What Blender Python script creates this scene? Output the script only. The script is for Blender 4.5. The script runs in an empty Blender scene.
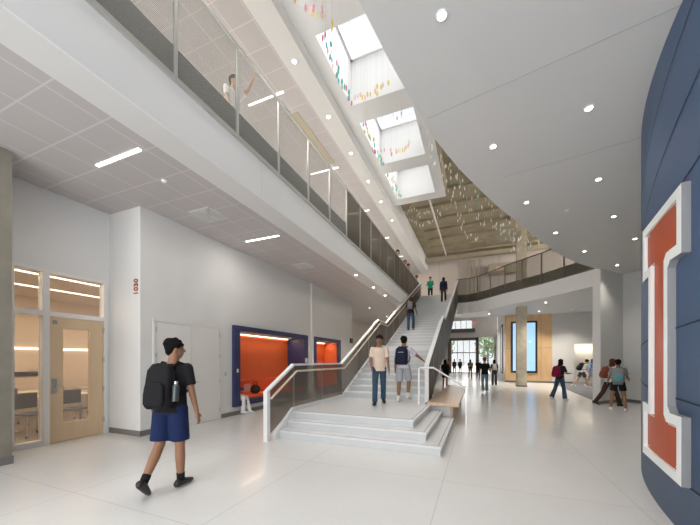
import bpy, bmesh, math, random
from mathutils import Vector, Matrix, Euler
random.seed(7)
SC = bpy.context.scene
COL = SC.collection
PI = math.pi
def R(d): return d * PI / 180.0

# ------------------------------------------------------------------ camera, light, exposure
cam_d = bpy.data.cameras.new('camera')
cam = bpy.data.objects.new('camera', cam_d); COL.objects.link(cam)
cam.location = (0, 0, 1.55)
cam.rotation_euler = (PI / 2, 0, math.atan(128 / 310.0))
cam_d.sensor_width = 36.0
cam_d.lens = 36.0 * 310.0 / 700.0
cam_d.shift_y = (360 - 262.5) / 700.0
cam_d.clip_start = 0.05; cam_d.clip_end = 300
SC.camera = cam
SC.view_settings.view_transform = 'Standard'
SC.view_settings.look = 'None'
SC.view_settings.gamma = 1.0
SC.view_settings.use_curve_mapping = False
SC.view_settings.exposure = 0.33
w = bpy.data.worlds.new('sky'); SC.world = w; w.use_nodes = True
nt = w.node_tree
bg = nt.nodes['Background']
bg.inputs['Color'].default_value = (0.93, 0.97, 1.0, 1)
bg.inputs['Strength'].default_value = 0.92

def area(name, loc, rot, sx, sy, power, color=(1, 1, 1)):
    l = bpy.data.lights.new(name, 'AREA'); l.shape = 'RECTANGLE'; l.size = sx; l.size_y = sy
    l.energy = power; l.color = color
    o = bpy.data.objects.new(name, l); COL.objects.link(o); o.location = loc; o.rotation_euler = rot
    return o
SKY_Y = [(-5.35, -3.15), (-2.38, -0.18), (0.60, 2.78), (3.57, 5.76), (6.54, 8.76), (9.50, 11.85), (12.50, 14.72)]
sun_d = bpy.data.lights.new('sun', 'SUN'); sun_d.energy = 9.5; sun_d.angle = R(70); sun_d.color = (1.0, 0.98, 0.95)
sun = bpy.data.objects.new('sun', sun_d); COL.objects.link(sun); sun.rotation_euler = (R(-8), R(14), 0); sun.location = (0, 0, 30)
# added fill lamp behind the photographer, and daylight of the far entrance
area('front_fill', (-2.5, -5.6, 3.0), (R(90), 0, 0), 9, 5, 520, (0.97, 0.98, 1.0))
area('upper_side_fill', (11.9, 20.5, 8.2), (0, R(90), 0), 2.4, 8.0, 900, (1.0, 0.97, 0.92))  # out-of-view fill lamp, added to brighten the upper back
area('entrance_daylight', (-1.3, 38.3, 2.6), (R(-90), 0, 0), 5, 3.6, 80, (1.0, 0.98, 0.95))

# ------------------------------------------------------------------ materials
def mat(name, col, rough=0.6, metal=0.0, spec=0.5, emit=None, estr=0.0, alpha=1.0, noise=0.0, nscale=8.0, bump=0.0, coat=0.0):
    m = bpy.data.materials.new(name); m.use_nodes = True
    t = m.node_tree; p = t.nodes['Principled BSDF']
    p.inputs['Base Color'].default_value = (*col, 1)
    p.inputs['Roughness'].default_value = rough
    p.inputs['Metallic'].default_value = metal
    p.inputs['Specular IOR Level'].default_value = spec
    p.inputs['Coat Weight'].default_value = coat
    if emit:
        p.inputs['Emission Color'].default_value = (*emit, 1); p.inputs['Emission Strength'].default_value = estr
    if noise or bump:
        tc = t.nodes.new('ShaderNodeTexCoord'); n = t.nodes.new('ShaderNodeTexNoise')
        n.inputs['Scale'].default_value = nscale; n.inputs['Detail'].default_value = 4
        t.links.new(tc.outputs['Object'], n.inputs['Vector'])
        if noise:
            r = t.nodes.new('ShaderNodeMapRange'); r.inputs['To Min'].default_value = 1 - noise; r.inputs['To Max'].default_value = 1 + noise
            t.links.new(n.outputs['Fac'], r.inputs['Value'])
            mx = t.nodes.new('ShaderNodeVectorMath'); mx.operation = 'SCALE'
            mx.inputs[0].default_value = col; t.links.new(r.outputs['Result'], mx.inputs['Scale'])
            t.links.new(mx.outputs['Vector'], p.inputs['Base Color'])
        if bump:
            b = t.nodes.new('ShaderNodeBump'); b.inputs['Strength'].default_value = bump; b.inputs['Distance'].default_value = 0.02
            t.links.new(n.outputs['Fac'], b.inputs['Height']); t.links.new(b.outputs['Normal'], p.inputs['Normal'])
    if alpha < 1.0:
        tr = t.nodes.new('ShaderNodeBsdfTransparent'); ms = t.nodes.new('ShaderNodeMixShader')
        ms.inputs[0].default_value = alpha
        t.links.new(tr.outputs[0], ms.inputs[1]); t.links.new(p.outputs[0], ms.inputs[2])
        t.links.new(ms.outputs[0], t.nodes['Material Output'].inputs['Surface'])
    return m

def grid_mat(name, base, line, mods, lw, rough=0.7, spec=0.3, noise=0.03, nscale=3.0, offs=(0, 0, 0), speck=0.0, coat=0.0):
    """Flat colour with thin joint lines repeating every mods[i] metres along axis i (0 = no joints on that axis)."""
    m = mat(name, base, rough, 0, spec, coat=coat); t = m.node_tree; p = t.nodes['Principled BSDF']
    tc = t.nodes.new('ShaderNodeTexCoord'); sp = t.nodes.new('ShaderNodeSeparateXYZ')
    t.links.new(tc.outputs['Object'], sp.inputs[0])
    last = None
    for i in range(3):
        if not mods[i]: continue
        a = t.nodes.new('ShaderNodeMath'); a.operation = 'ADD'; a.inputs[1].default_value = offs[i] + 600 * mods[i]
        t.links.new(sp.outputs[i], a.inputs[0])
        f = t.nodes.new('ShaderNodeMath'); f.operation = 'MODULO'; f.inputs[1].default_value = mods[i]
        t.links.new(a.outputs[0], f.inputs[0])
        c = t.nodes.new('ShaderNodeMath'); c.operation = 'LESS_THAN'; c.inputs[1].default_value = lw
        t.links.new(f.outputs[0], c.inputs[0])
        if last is None: last = c
        else:
            mx = t.nodes.new('ShaderNodeMath'); mx.operation = 'MAXIMUM'
            t.links.new(last.outputs[0], mx.inputs[0]); t.links.new(c.outputs[0], mx.inputs[1]); last = mx
    n = t.nodes.new('ShaderNodeTexNoise'); n.inputs['Scale'].default_value = nscale; n.inputs['Detail'].default_value = 5
    t.links.new(tc.outputs['Object'], n.inputs['Vector'])
    r = t.nodes.new('ShaderNodeMapRange'); r.inputs['To Min'].default_value = 1 - noise; r.inputs['To Max'].default_value = 1 + noise
    t.links.new(n.outputs['Fac'], r.inputs['Value'])
    val = r.outputs['Result']
    if speck:
        v = t.nodes.new('ShaderNodeTexVoronoi'); v.inputs['Scale'].default_value = 60
        t.links.new(tc.outputs['Object'], v.inputs['Vector'])
        r2 = t.nodes.new('ShaderNodeMapRange'); r2.inputs['To Min'].default_value = 1 - speck; r2.inputs['To Max'].default_value = 1.0
        r2.inputs['From Max'].default_value = 0.5
        t.links.new(v.outputs['Distance'], r2.inputs['Value'])
        mm = t.nodes.new('ShaderNodeMath'); mm.operation = 'MULTIPLY'
        t.links.new(val, mm.inputs[0]); t.links.new(r2.outputs['Result'], mm.inputs[1]); val = mm.outputs[0]
    s = t.nodes.new('ShaderNodeVectorMath'); s.operation = 'SCALE'; s.inputs[0].default_value = base
    t.links.new(val, s.inputs['Scale'])
    mix = t.nodes.new('ShaderNodeMix'); mix.data_type = 'RGBA'
    t.links.new(last.outputs[0], mix.inputs['Factor'])
    t.links.new(s.outputs['Vector'], mix.inputs['A']); mix.inputs['B'].default_value = (*line, 1)
    t.links.new(mix.outputs['Result'], p.inputs['Base Color'])
    return m

def wood_mat(name, c1, c2, scale=(1, 1, 12), rough=0.45):
    m = mat(name, c1, rough); t = m.node_tree; p = t.nodes['Principled BSDF']
    tc = t.nodes.new('ShaderNodeTexCoord'); mp = t.nodes.new('ShaderNodeMapping'); mp.inputs['Scale'].default_value = scale
    n = t.nodes.new('ShaderNodeTexNoise'); n.inputs['Scale'].default_value = 2.5; n.inputs['Detail'].default_value = 6
    cr = t.nodes.new('ShaderNodeValToRGB')
    cr.color_ramp.elements[0].color = (*c1, 1); cr.color_ramp.elements[1].color = (*c2, 1)
    cr.color_ramp.elements[0].position = 0.35; cr.color_ramp.elements[1].position = 0.65
    t.links.new(tc.outputs['Object'], mp.inputs[0]); t.links.new(mp.outputs[0], n.inputs['Vector'])
    t.links.new(n.outputs['Fac'], cr.inputs[0]); t.links.new(cr.outputs[0], p.inputs['Base Color'])
    return m

def perforated(name, col, cover=0.62, rough=0.5):
    """Perforated sheet: a regular fine hole pattern, seen as a blend of sheet and opening."""
    m = mat(name, col, rough, 0.0, 0.25); t = m.node_tree; p = t.nodes['Principled BSDF']
    tc = t.nodes.new('ShaderNodeTexCoord')
    wv = t.nodes.new('ShaderNodeTexWave'); wv.bands_direction = 'Z'; wv.inputs['Scale'].default_value = 11; wv.inputs['Distortion'].default_value = 0
    t.links.new(tc.outputs['Object'], wv.inputs['Vector'])
    r = t.nodes.new('ShaderNodeMapRange'); r.inputs['To Min'].default_value = cover - 0.10; r.inputs['To Max'].default_value = cover + 0.10
    t.links.new(wv.outputs['Fac'], r.inputs['Value'])
    tr = t.nodes.new('ShaderNodeBsdfTransparent'); ms = t.nodes.new('ShaderNodeMixShader')
    t.links.new(r.outputs['Result'], ms.inputs[0])
    t.links.new(tr.outputs[0], ms.inputs[1]); t.links.new(p.outputs[0], ms.inputs[2])
    t.links.new(ms.outputs[0], t.nodes['Material Output'].inputs['Surface'])
    return m

M = {}
M['floor'] = grid_mat('terrazzo_floor', (0.705, 0.70, 0.685), (0.56, 0.55, 0.54), (1.98, 2.02, 0), 0.010, rough=0.25, spec=0.5, noise=0.05, nscale=1.2, offs=(0.42, -0.09, 0), speck=0.07, coat=0.1)
M['carpet'] = mat('grey_carpet', (0.13, 0.13, 0.145), 0.95, noise=0.2, nscale=60)
M['wall'] = mat('painted_wall', (0.70, 0.695, 0.68), 0.7, spec=0.3, noise=0.015, nscale=2)
M['gyp'] = mat('painted_soffit', (0.72, 0.715, 0.70), 0.75, spec=0.25, noise=0.012, nscale=1)
M['fascia'] = mat('white_fascia', (0.80, 0.805, 0.81), 0.55, spec=0.3)
M['tile'] = grid_mat('ceiling_tiles', (0.52, 0.49, 0.485), (0.64, 0.60, 0.595), (0.59, 0.59, 0), 0.022, rough=0.85, offs=(4.55 + 0.011, -0.14, 0), noise=0.02)
M['warmwall'] = mat('warm_painted_wall', (0.66, 0.60, 0.54), 0.7, spec=0.3, noise=0.02)
M['base'] = mat('grey_baseboard', (0.17, 0.165, 0.16), 0.5)
M['white'] = mat('white_painted_metal', (0.82, 0.82, 0.82), 0.35)
M['offwhite'] = mat('off_white_trim', (0.74, 0.72, 0.69), 0.4)
M['rail'] = mat('brushed_grey_rail', (0.55, 0.55, 0.53), 0.35, 0.5)
M['railframe'] = mat('bronze_grey_frame', (0.25, 0.24, 0.215), 0.45, 0.4)
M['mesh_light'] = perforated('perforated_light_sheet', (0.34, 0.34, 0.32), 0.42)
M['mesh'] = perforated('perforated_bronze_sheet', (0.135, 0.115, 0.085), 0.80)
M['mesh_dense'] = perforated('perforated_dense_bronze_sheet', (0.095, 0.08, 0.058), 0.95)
M['mesh_dark'] = perforated('perforated_dark_sheet', (0.13, 0.115, 0.085), 0.6)
M['slabedge'] = mat('dark_slab_edge', (0.16, 0.16, 0.14), 0.8)
M['wood'] = wood_mat('light_oak', (0.60, 0.44, 0.27), (0.68, 0.51, 0.33), (1, 1, 0.15))
M['woodpanel'] = wood_mat('oak_panelling', (0.66, 0.43, 0.22), (0.74, 0.50, 0.28), (6, 6, 0.4))
M['benchwood'] = wood_mat('bench_oak', (0.60, 0.42, 0.28), (0.68, 0.49, 0.34), (8, 1, 1), 0.3)
M['railwood'] = mat('pale_ash_handrail', (0.66, 0.55, 0.42), 0.4)
M['step'] = grid_mat('white_terrazzo_steps', (0.72, 0.72, 0.715), (0.72, 0.72, 0.715), (50, 0, 0), 0.001, rough=0.3, spec=0.4, noise=0.03, nscale=3, speck=0.05)
M['riser'] = mat('grey_terrazzo_riser', (0.60, 0.61, 0.61), 0.4, noise=0.05, nscale=60)
M['nosing'] = mat('grey_nosing_strip', (0.30, 0.30, 0.30), 0.6)
M['concrete'] = mat('board_formed_concrete', (0.56, 0.50, 0.39), 0.85, noise=0.28, nscale=3.5, bump=0.3)
M['blue'] = mat('navy_wall_panel', (0.070, 0.122, 0.225), 0.5, spec=0.5, noise=0.08, nscale=40, bump=0.06)
M['groove'] = mat('panel_groove', (0.012, 0.02, 0.04), 0.8)
M['orange'] = mat('orange_laminate', (0.44, 0.075, 0.022), 0.38, spec=0.18, noise=0.12, nscale=5)
M['nicheorange'] = mat('orange_lining', (0.66, 0.12, 0.03), 0.6)
M['cushion'] = mat('orange_upholstery', (0.72, 0.10, 0.03), 0.75)
M['navy'] = mat('navy_surround', (0.022, 0.027, 0.10), 0.5)
M['letterwhite'] = mat('letter_white', (0.88, 0.92, 0.92), 0.35)
M['lettergrey'] = mat('letter_return', (0.27, 0.275, 0.28), 0.4)
M['red_num'] = mat('rust_numeral', (0.35, 0.06, 0.03), 0.5)
M['black'] = mat('black_plastic', (0.012, 0.012, 0.013), 0.4)
M['steel'] = mat('stainless_steel', (0.5, 0.5, 0.5), 0.3, 0.9)
M['led'] = mat('led_strip', (1, 1, 1), 0.5, emit=(1.0, 0.96, 0.90), estr=3.5)
M['ledwarm'] = mat('warm_led_strip', (1, 1, 1), 0.5, emit=(1.0, 0.80, 0.55), estr=3.0)
M['lamp'] = mat('downlight_lens', (1, 1, 1), 0.5, emit=(1.0, 0.93, 0.80), estr=9)
M['exposed'] = mat('exposed_deck', (0.36, 0.305, 0.21), 0.9, noise=0.3, nscale=1.5)
M['duct'] = mat('galvanised_duct', (0.42, 0.37, 0.28), 0.5, 0.2, noise=0.1, nscale=2)
M['clad'] = grid_mat('pale_cladding', (0.66, 0.58, 0.53), (0.50, 0.44, 0.40), (1.5, 0, 0.0), 0.03, rough=0.6)
M['slat'] = grid_mat('slatted_ceiling', (0.74, 0.69, 0.67), (0.56, 0.52, 0.50), (0, 0.9, 0), 0.07, rough=0.6)
M['glass'] = mat('clear_glazing', (0.8, 0.82, 0.82), 0.04, spec=0.6, alpha=0.13)
M['glasshaze'] = mat('tinted_glazing', (0.55, 0.52, 0.48), 0.05, spec=0.6, alpha=0.16)
M['screen'] = mat('blue_display', (0.1, 0.2, 0.4), 0.2, emit=(0.36, 0.56, 0.86), estr=0.95)
M['screenpale'] = mat('pale_display_mark', (0.1, 0.2, 0.4), 0.2, emit=(0.75, 0.88, 1.0), estr=1.0)
M['frame_dark'] = mat('dark_bronze_frame', (0.055, 0.045, 0.04), 0.5)
M['frame_brown'] = mat('brown_portal', (0.13, 0.105, 0.09), 0.55)
M['exit'] = mat('red_exit_letters', (0.6, 0.05, 0.04), 0.4, emit=(1, 0.12, 0.08), estr=0.8)
M['room_wall'] = mat('warm_classroom_wall', (0.58, 0.47, 0.36), 0.8)
M['room_floor'] = mat('classroom_carpet', (0.22, 0.17, 0.13), 0.95, noise=0.15, nscale=20)
M['chair'] = mat('dark_grey_shell', (0.05, 0.052, 0.055), 0.5)
M['tabletop'] = mat('pale_table_top', (0.62, 0.52, 0.40), 0.4)
M['leaf'] = mat('tree_leaves', (0.10, 0.19, 0.06), 0.8, noise=0.4, nscale=3)
M['bark'] = mat('tree_bark', (0.10, 0.07, 0.05), 0.9)
M['paving'] = mat('pale_paving', (0.62, 0.60, 0.57), 0.9, noise=0.05)  # even pale paving colour
for k, c in dict(clear=(0.80, 0.80, 0.74), teal=(0.10, 0.55, 0.42), blue=(0.15, 0.50, 0.62), pink=(0.70, 0.25, 0.40), yellow=(0.80, 0.62, 0.16), peach=(0.85, 0.58, 0.42)).items():
    M['g_' + k] = mat('dichroic_glass_' + k, c, 0.15, spec=0.8)
M['wire'] = mat('thin_steel_wire', (0.4, 0.4, 0.38), 0.4, 0.5)
# people
M['skin_tan'] = mat('skin_tan', (0.29, 0.145, 0.08), 0.55)
M['skin_brown'] = mat('skin_brown', (0.27, 0.13, 0.075), 0.55)
M['skin_pale'] = mat('skin_light', (0.52, 0.31, 0.22), 0.55)
M['hair'] = mat('black_hair', (0.006, 0.005, 0.004), 0.75, spec=0.12, noise=0.5, nscale=60, bump=0.6)
M['hair_brown'] = mat('auburn_hair', (0.11, 0.04, 0.018), 0.75, spec=0.15, noise=0.4, nscale=60, bump=0.5)
M['eye'] = mat('eye', (0.03, 0.02, 0.02), 0.1)
def cloth(n, c, b=0.25): return mat(n, c, 0.9, spec=0.15, noise=0.12, nscale=14, bump=b)
M['c_black'] = cloth('black_cotton', (0.016, 0.016, 0.018)); M['c_navy'] = cloth('navy_cotton', (0.014, 0.024, 0.075))
M['c_cream'] = cloth('cream_cotton', (0.76, 0.60, 0.48)); M['c_jean'] = cloth('blue_denim', (0.050, 0.085, 0.135))
M['c_ljean'] = cloth('pale_denim', (0.20, 0.32, 0.40)); M['c_lilac'] = cloth('pale_lilac_cotton', (0.66, 0.62, 0.70))
M['c_grey'] = cloth('grey_cotton', (0.42, 0.44, 0.47)); M['c_green'] = cloth('green_fleece', (0.01, 0.24, 0.13))
M['c_dgrey'] = cloth('dark_grey_nylon', (0.06, 0.065, 0.075)); M['c_mgrey'] = cloth('mid_grey_nylon', (0.25, 0.25, 0.27))
M['c_pack'] = cloth('blue_black_nylon', (0.018, 0.022, 0.045)); M['c_maroon'] = cloth('maroon_nylon', (0.20, 0.012, 0.05))
M['c_white'] = cloth('white_cotton', (0.78, 0.77, 0.75)); M['c_tan'] = cloth('tan_canvas', (0.42, 0.30, 0.17))
M['c_brown'] = cloth('dark_brown_cotton', (0.055, 0.030, 0.022)); M['c_teal'] = cloth('teal_cotton', (0.15, 0.33, 0.36))
M['c_pink'] = cloth('pink_cotton', (0.55, 0.24, 0.22)); M['c_blue'] = cloth('bright_blue_cotton', (0.05, 0.20, 0.55))
M['bottle'] = mat('steel_bottle', (0.06, 0.075, 0.075), 0.3, 0.3)

# ------------------------------------------------------------------ helpers
def obj(name, bm, m, parent=None, smooth=False, bev=0.0):
    me = bpy.data.meshes.new(name)
    bmesh.ops.recalc_face_normals(bm, faces=bm.faces)
    bm.to_mesh(me); bm.free()
    if smooth:
        for p in me.polygons: p.use_smooth = True
    for mm in (m if isinstance(m, (list, tuple)) else [m]): me.materials.append(mm)
    o = bpy.data.objects.new(name, me); COL.objects.link(o)
    if parent: o.parent = parent
    if bev:
        b = o.modifiers.new('bevel', 'BEVEL'); b.width = bev; b.segments = 2; b.limit_method = 'ANGLE'
    return o
def tag(o, label, cat, group=None, kind=None):
    if label: o['label'] = label
    if cat: o['category'] = cat
    if group: o['group'] = group
    if kind: o['kind'] = kind
    return o
def thing(name, label, cat, loc=(0, 0, 0), rz=0, group=None):
    o = bpy.data.objects.new(name, None); COL.objects.link(o); o.empty_display_size = 0.1
    o.location = loc; o.rotation_euler = (0, 0, rz)
    return tag(o, label, cat, group)
def struct(name, bm, m, **k):
    o = obj(name, bm, m, **k); o['kind'] = 'structure'; return o
def copy_tree(o, parent=None):
    c = o.copy(); COL.objects.link(c)
    if parent: c.parent = parent
    for ch in list(o.children): copy_tree(ch, c)
    return c
def box(bm, x0, x1, y0, y1, z0, z1, mi=0, mtx=None):
    v = [bm.verts.new((x, y, z)) for z in (z0, z1) for x, y in ((x0, y0), (x1, y0), (x1, y1), (x0, y1))]
    if mtx:
        for q in v: q.co = mtx @ q.co
    for f in ((3, 2, 1, 0), (4, 5, 6, 7), (0, 1, 5, 4), (1, 2, 6, 5), (2, 3, 7, 6), (3, 0, 4, 7)):
        fc = bm.faces.new([v[i] for i in f]); fc.material_index = mi
    return v
def B(*a, **k):
    bm = bmesh.new(); box(bm, *a, **k); return bm
def prism(bm, poly, z0, z1, mi=0):
    lo = [bm.verts.new((x, y, z0)) for x, y in poly]; hi = [bm.verts.new((x, y, z1)) for x, y in poly]
    bm.faces.new(list(reversed(lo))).material_index = mi; bm.faces.new(hi).material_index = mi
    n = len(poly)
    for i in range(n):
        bm.faces.new((lo[i], lo[(i + 1) % n], hi[(i + 1) % n], hi[i])).material_index = mi
def prism_x(bm, poly, x0, x1, mi=0):
    """poly in (y, z), extruded along x"""
    lo = [bm.verts.new((x0, y, z)) for y, z in poly]; hi = [bm.verts.new((x1, y, z)) for y, z in poly]
    bm.faces.new(list(reversed(lo))).material_index = mi; bm.faces.new(hi).material_index = mi
    n = len(poly)
    for i in range(n):
        bm.faces.new((lo[i], lo[(i + 1) % n], hi[(i + 1) % n], hi[i])).material_index = mi
def frustum(bm, p0, p1, r0, r1, seg=12, caps=True, sq=1.0, up=None, mi=0):
    p0 = Vector(p0); p1 = Vector(p1); d = (p1 - p0).normalized()
    a = Vector(up) if up else (Vector((0, 0, 1)) if abs(d.z) < 0.9 else Vector((0, 1, 0)))
    u = d.cross(a).normalized(); v = d.cross(u).normalized()
    A, Bv = [], []
    for i in range(seg):
        t = 2 * PI * i / seg; q = u * math.cos(t) + v * math.sin(t) * sq
        A.append(bm.verts.new(p0 + q * r0)); Bv.append(bm.verts.new(p1 + q * r1))
    for i in range(seg):
        bm.faces.new((A[i], A[(i + 1) % seg], Bv[(i + 1) % seg], Bv[i])).material_index = mi
    if caps:
        bm.faces.new(list(reversed(A))).material_index = mi; bm.faces.new(Bv).material_index = mi
def ball(bm, c, r, rot=None, u=12, v=8, mi=0):
    r = (r, r, r) if isinstance(r, (int, float)) else r
    m = Matrix.Translation(c) @ (rot.to_4x4() if rot else Matrix.Identity(4)) @ Matrix.Diagonal((*r, 1))
    g = bmesh.ops.create_uvsphere(bm, u_segments=u, v_segments=v, radius=1.0, matrix=m)
    if mi:
        for f in {f for q in g['verts'] for f in q.link_faces}: f.material_index = mi
def capsule(bm, p0, p1, r0, r1, seg=12):
    frustum(bm, p0, p1, r0, r1, seg); ball(bm, p0, r0, u=seg, v=8); ball(bm, p1, r1, u=seg, v=8)
def tube(bm, pts, r, seg=8):
    for a, b in zip(pts[:-1], pts[1:]): frustum(bm, a, b, r, r, seg)
    for p in pts[1:-1]: ball(bm, p, r, u=seg, v=6)
def wall_with_holes(bm, x0, x1, ya, yb, za, zb, holes):
    """Wall slab in the plane x = x0..x1 with rectangular holes (y0, y1, z0, z1)."""
    ys = sorted({ya, yb, *[h[0] for h in holes], *[h[1] for h in holes]})
    zs = sorted({za, zb, *[h[2] for h in holes], *[h[3] for h in holes]})
    for i in range(len(ys) - 1):
        for j in range(len(zs) - 1):
            cy, cz = (ys[i] + ys[i + 1]) / 2, (zs[j] + zs[j + 1]) / 2
            if any(h[0] < cy < h[1] and h[2] < cz < h[3] for h in holes): continue
            box(bm, x0, x1, ys[i], ys[i + 1], zs[j], zs[j + 1])
    bmesh.ops.remove_doubles(bm, verts=bm.verts, dist=1e-5)
def slab_with_holes(bm, xa, xb, ya, yb, z0, z1, holes):
    xs = sorted({xa, xb, *[h[0] for h in holes], *[h[1] for h in holes]})
    ys = sorted({ya, yb, *[h[2] for h in holes], *[h[3] for h in holes]})
    for i in range(len(xs) - 1):
        for j in range(len(ys) - 1):
            cx, cy = (xs[i] + xs[i + 1]) / 2, (ys[j] + ys[j + 1]) / 2
            if any(h[0] < cx < h[1] and h[2] < cy < h[3] for h in holes): continue
            box(bm, xs[i], xs[i + 1], ys[j], ys[j + 1], z0, z1)
    bmesh.ops.remove_doubles(bm, verts=bm.verts, dist=1e-5)
def text_obj(name, s, size, m, parent, loc, rot, depth=0.004):
    cu = bpy.data.curves.new(name, 'FONT'); cu.body = s; cu.size = size; cu.extrude = depth; cu.offset = size * 0.02; cu.align_x = 'CENTER'; cu.align_y = 'CENTER'
    o = bpy.data.objects.new(name, cu); COL.objects.link(o)
    me = bpy.data.meshes.new_from_object(o.evaluated_get(bpy.context.evaluated_depsgraph_get()))
    bpy.data.objects.remove(o); o = bpy.data.objects.new(name, me); COL.objects.link(o)
    me.materials.clear(); me.materials.append(m)
    o.parent = parent; o.location = loc; o.rotation_euler = rot
    return o

CZ = 4.67     # ceiling of the lower level
FZ = 5.94     # upper floor
LX = -6.32    # main left wall
# ------------------------------------------------------------------ structure: floor
struct('floor', B(-14, 14, -6, 40, -0.3, 0), M['floor'])
bm = bmesh.new(); prism(bm, [(4.62, 24.38), (4.05, 14.2), (5.02, 15.2), (12, 15.2), (12, 25.6), (5.9, 25.6), (5.9, 24.38)], 0, 0.012)
struct('floor_carpet', bm, M['carpet'])
struct('ground_outside', B(-30, 30, 40, 90, -0.35, -0.03), M['paving'])
# ------------------------------------------------------------------ left wall, recess, classroom front
bm = bmesh.new(); box(bm, -7.5, LX, 4.18, 4.42, 0, CZ)
wall_with_holes(bm, LX - 0.2, LX, 4.42, 15.6, 0, CZ, [(6.71, 10.72, 0.24, 2.52), (11.21, 13.90, 0.24, 2.52)])
box(bm, -9.0, LX - 0.2, 15.4, 15.6, 0, CZ)
struct('wall_left', bm, M['wall'])
bm = bmesh.new(); wall_with_holes(bm, -7.5, -7.3, 2.0, 4.18, 0, CZ, [(2.62, 4.12, 0, 3.22)])
box(bm, -7.5, -7.3, -6, 2.0, 0, CZ)
struct('wall_left_recess', bm, M['wall'])
struct('wall_left_far', B(-9.2, -9.0, 15.4, 39, 0, CZ), M['warmwall'])
bm = bmesh.new(); box(bm, -6.38, -6.24, 11.08, 11.36, 0, CZ); struct('trim_1', bm, M['wall'])
bm = bmesh.new()
for (x0, x1, y0, y1) in ((LX, LX + 0.015, 4.17, 4.44), (LX, LX + 0.015, 6.28, 6.72), (LX, LX + 0.015, 13.9, 15.6), (-7.3, LX + 0.015, 4.165, 4.18), (-7.3, -7.285, 1.5, 2.6)):
    box(bm, x0, x1, y0, y1, 0, 0.11)
box(bm, LX, LX + 0.012, 6.70, 15.6, 0, 0.11)
struct('baseboard_left', bm, M['base'])
# concrete column at the left edge
M['concrete_dark'] = mat('dark_concrete', (0.235, 0.215, 0.175), 0.85, noise=0.3, nscale=3.5, bump=0.3)  # darker, greyer tone than the other concrete
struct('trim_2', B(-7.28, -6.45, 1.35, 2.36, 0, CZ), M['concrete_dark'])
struct('baseboard_column_left', B(-7.2, -6.44, 1.34, 2.375, 0, 0.12), M['base'])
# ceiling of the lower level, left: tiles and plain border
struct('ceiling_left', B(-9.2, -4.33, -6, 39, CZ, CZ + 0.08), M['tile'])
struct('ceiling_left_border', B(-4.33, -3.87, -6, 26, CZ - 0.012, CZ + 0.08), M['gyp'])
# balcony slab
bm = bmesh.new(); box(bm, -9.2, -3.87, -6, 26, CZ + 0.08, 5.40)
box(bm, -3.87, -3.85, -6, 22.0, CZ - 0.012, 5.40)
struct('floor_upper_left', bm, M['fascia'])
struct('floor_upper_left_finish', B(-7.5, -3.95, -6, 26, FZ, FZ + 0.012), M['floor'])
struct('floor_upper_left_edge', B(-9.2, -3.93, -6, 26, 5.40, FZ), M['slabedge'])
# fascia joint
struct('trim_3', B(-3.851, -3.846, 4.85, 4.856, CZ - 0.01, 5.38), M['riser'])
# ------------------------------------------------------------------ upper level left: wall, ceiling, skylight box
struct('wall_upper_left', B(-7.7, -7.5, -6, 39, FZ, 10.1), M['wall'])
struct('ceiling_upper_left', B(-7.5, -4.5, -6, 27, 9.0, 9.06), M['tile'])
bm = bmesh.new(); box(bm, -4.5, -3.95, -6, 27, 8.985, 9.3); box(bm, -4.2, -3.95, 15.3, 27, 9.3, 10.1)
struct('ceiling_upper_left_border', bm, M['gyp'])
HX = (-3.58, -1.83)
bm = bmesh.new(); slab_with_holes(bm, -3.95, -1.40, -6, 15.3, 9.30, 9.36, [(HX[0], HX[1], a, b) for a, b in SKY_Y])
for a, b in SKY_Y:
    for q in ((HX[0] - 0.03, HX[0], a, b), (HX[1], HX[1] + 0.03, a, b), (HX[0], HX[1], a - 0.03, a), (HX[0], HX[1], b, b + 0.03)):
        box(bm, q[0], q[1], q[2], q[3], 9.36, 10.9)
struct('ceiling_skylight_box', bm, M['white'])
bm = bmesh.new(); box(bm, -1.40, -1.37, -6, 15.33, 9.3, 10.1); box(bm, -3.95, -1.37, 15.3, 15.33, 9.3, 10.1)
struct('trim_4', bm, M['exposed'])
for i, (a, b) in enumerate(SKY_Y):
    r = struct('window_%d' % (i + 1), B(HX[0] - 0.02, HX[1] + 0.02, a - 0.02, b + 0.02, 10.72, 10.735), M['glass'])
    fr = bmesh.new()
    box(fr, HX[0], HX[1], a, a + 0.06, 10.64, 10.72); box(fr, HX[0], HX[1], b - 0.06, b, 10.64, 10.72)
    box(fr, HX[0], HX[0] + 0.06, a, b, 10.64, 10.72); box(fr, HX[1] - 0.06, HX[1], a, b, 10.64, 10.72)
    obj('window_frame', fr, M['white'], r)
# exposed deck over the atrium and beyond
bm = bmesh.new(); slab_with_holes(bm, -7.7, 14, -6, 40, 10.1, 10.3, [(-3.95, -1.40, -6, 15.3)])
for k in range(14):      # deck ribs
    y = 15.9 + k * 1.6
    box(bm, -3.3, 12, y, y + 0.28, 9.97, 10.1)
struct('ceiling_exposed', bm, M['exposed'])
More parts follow.
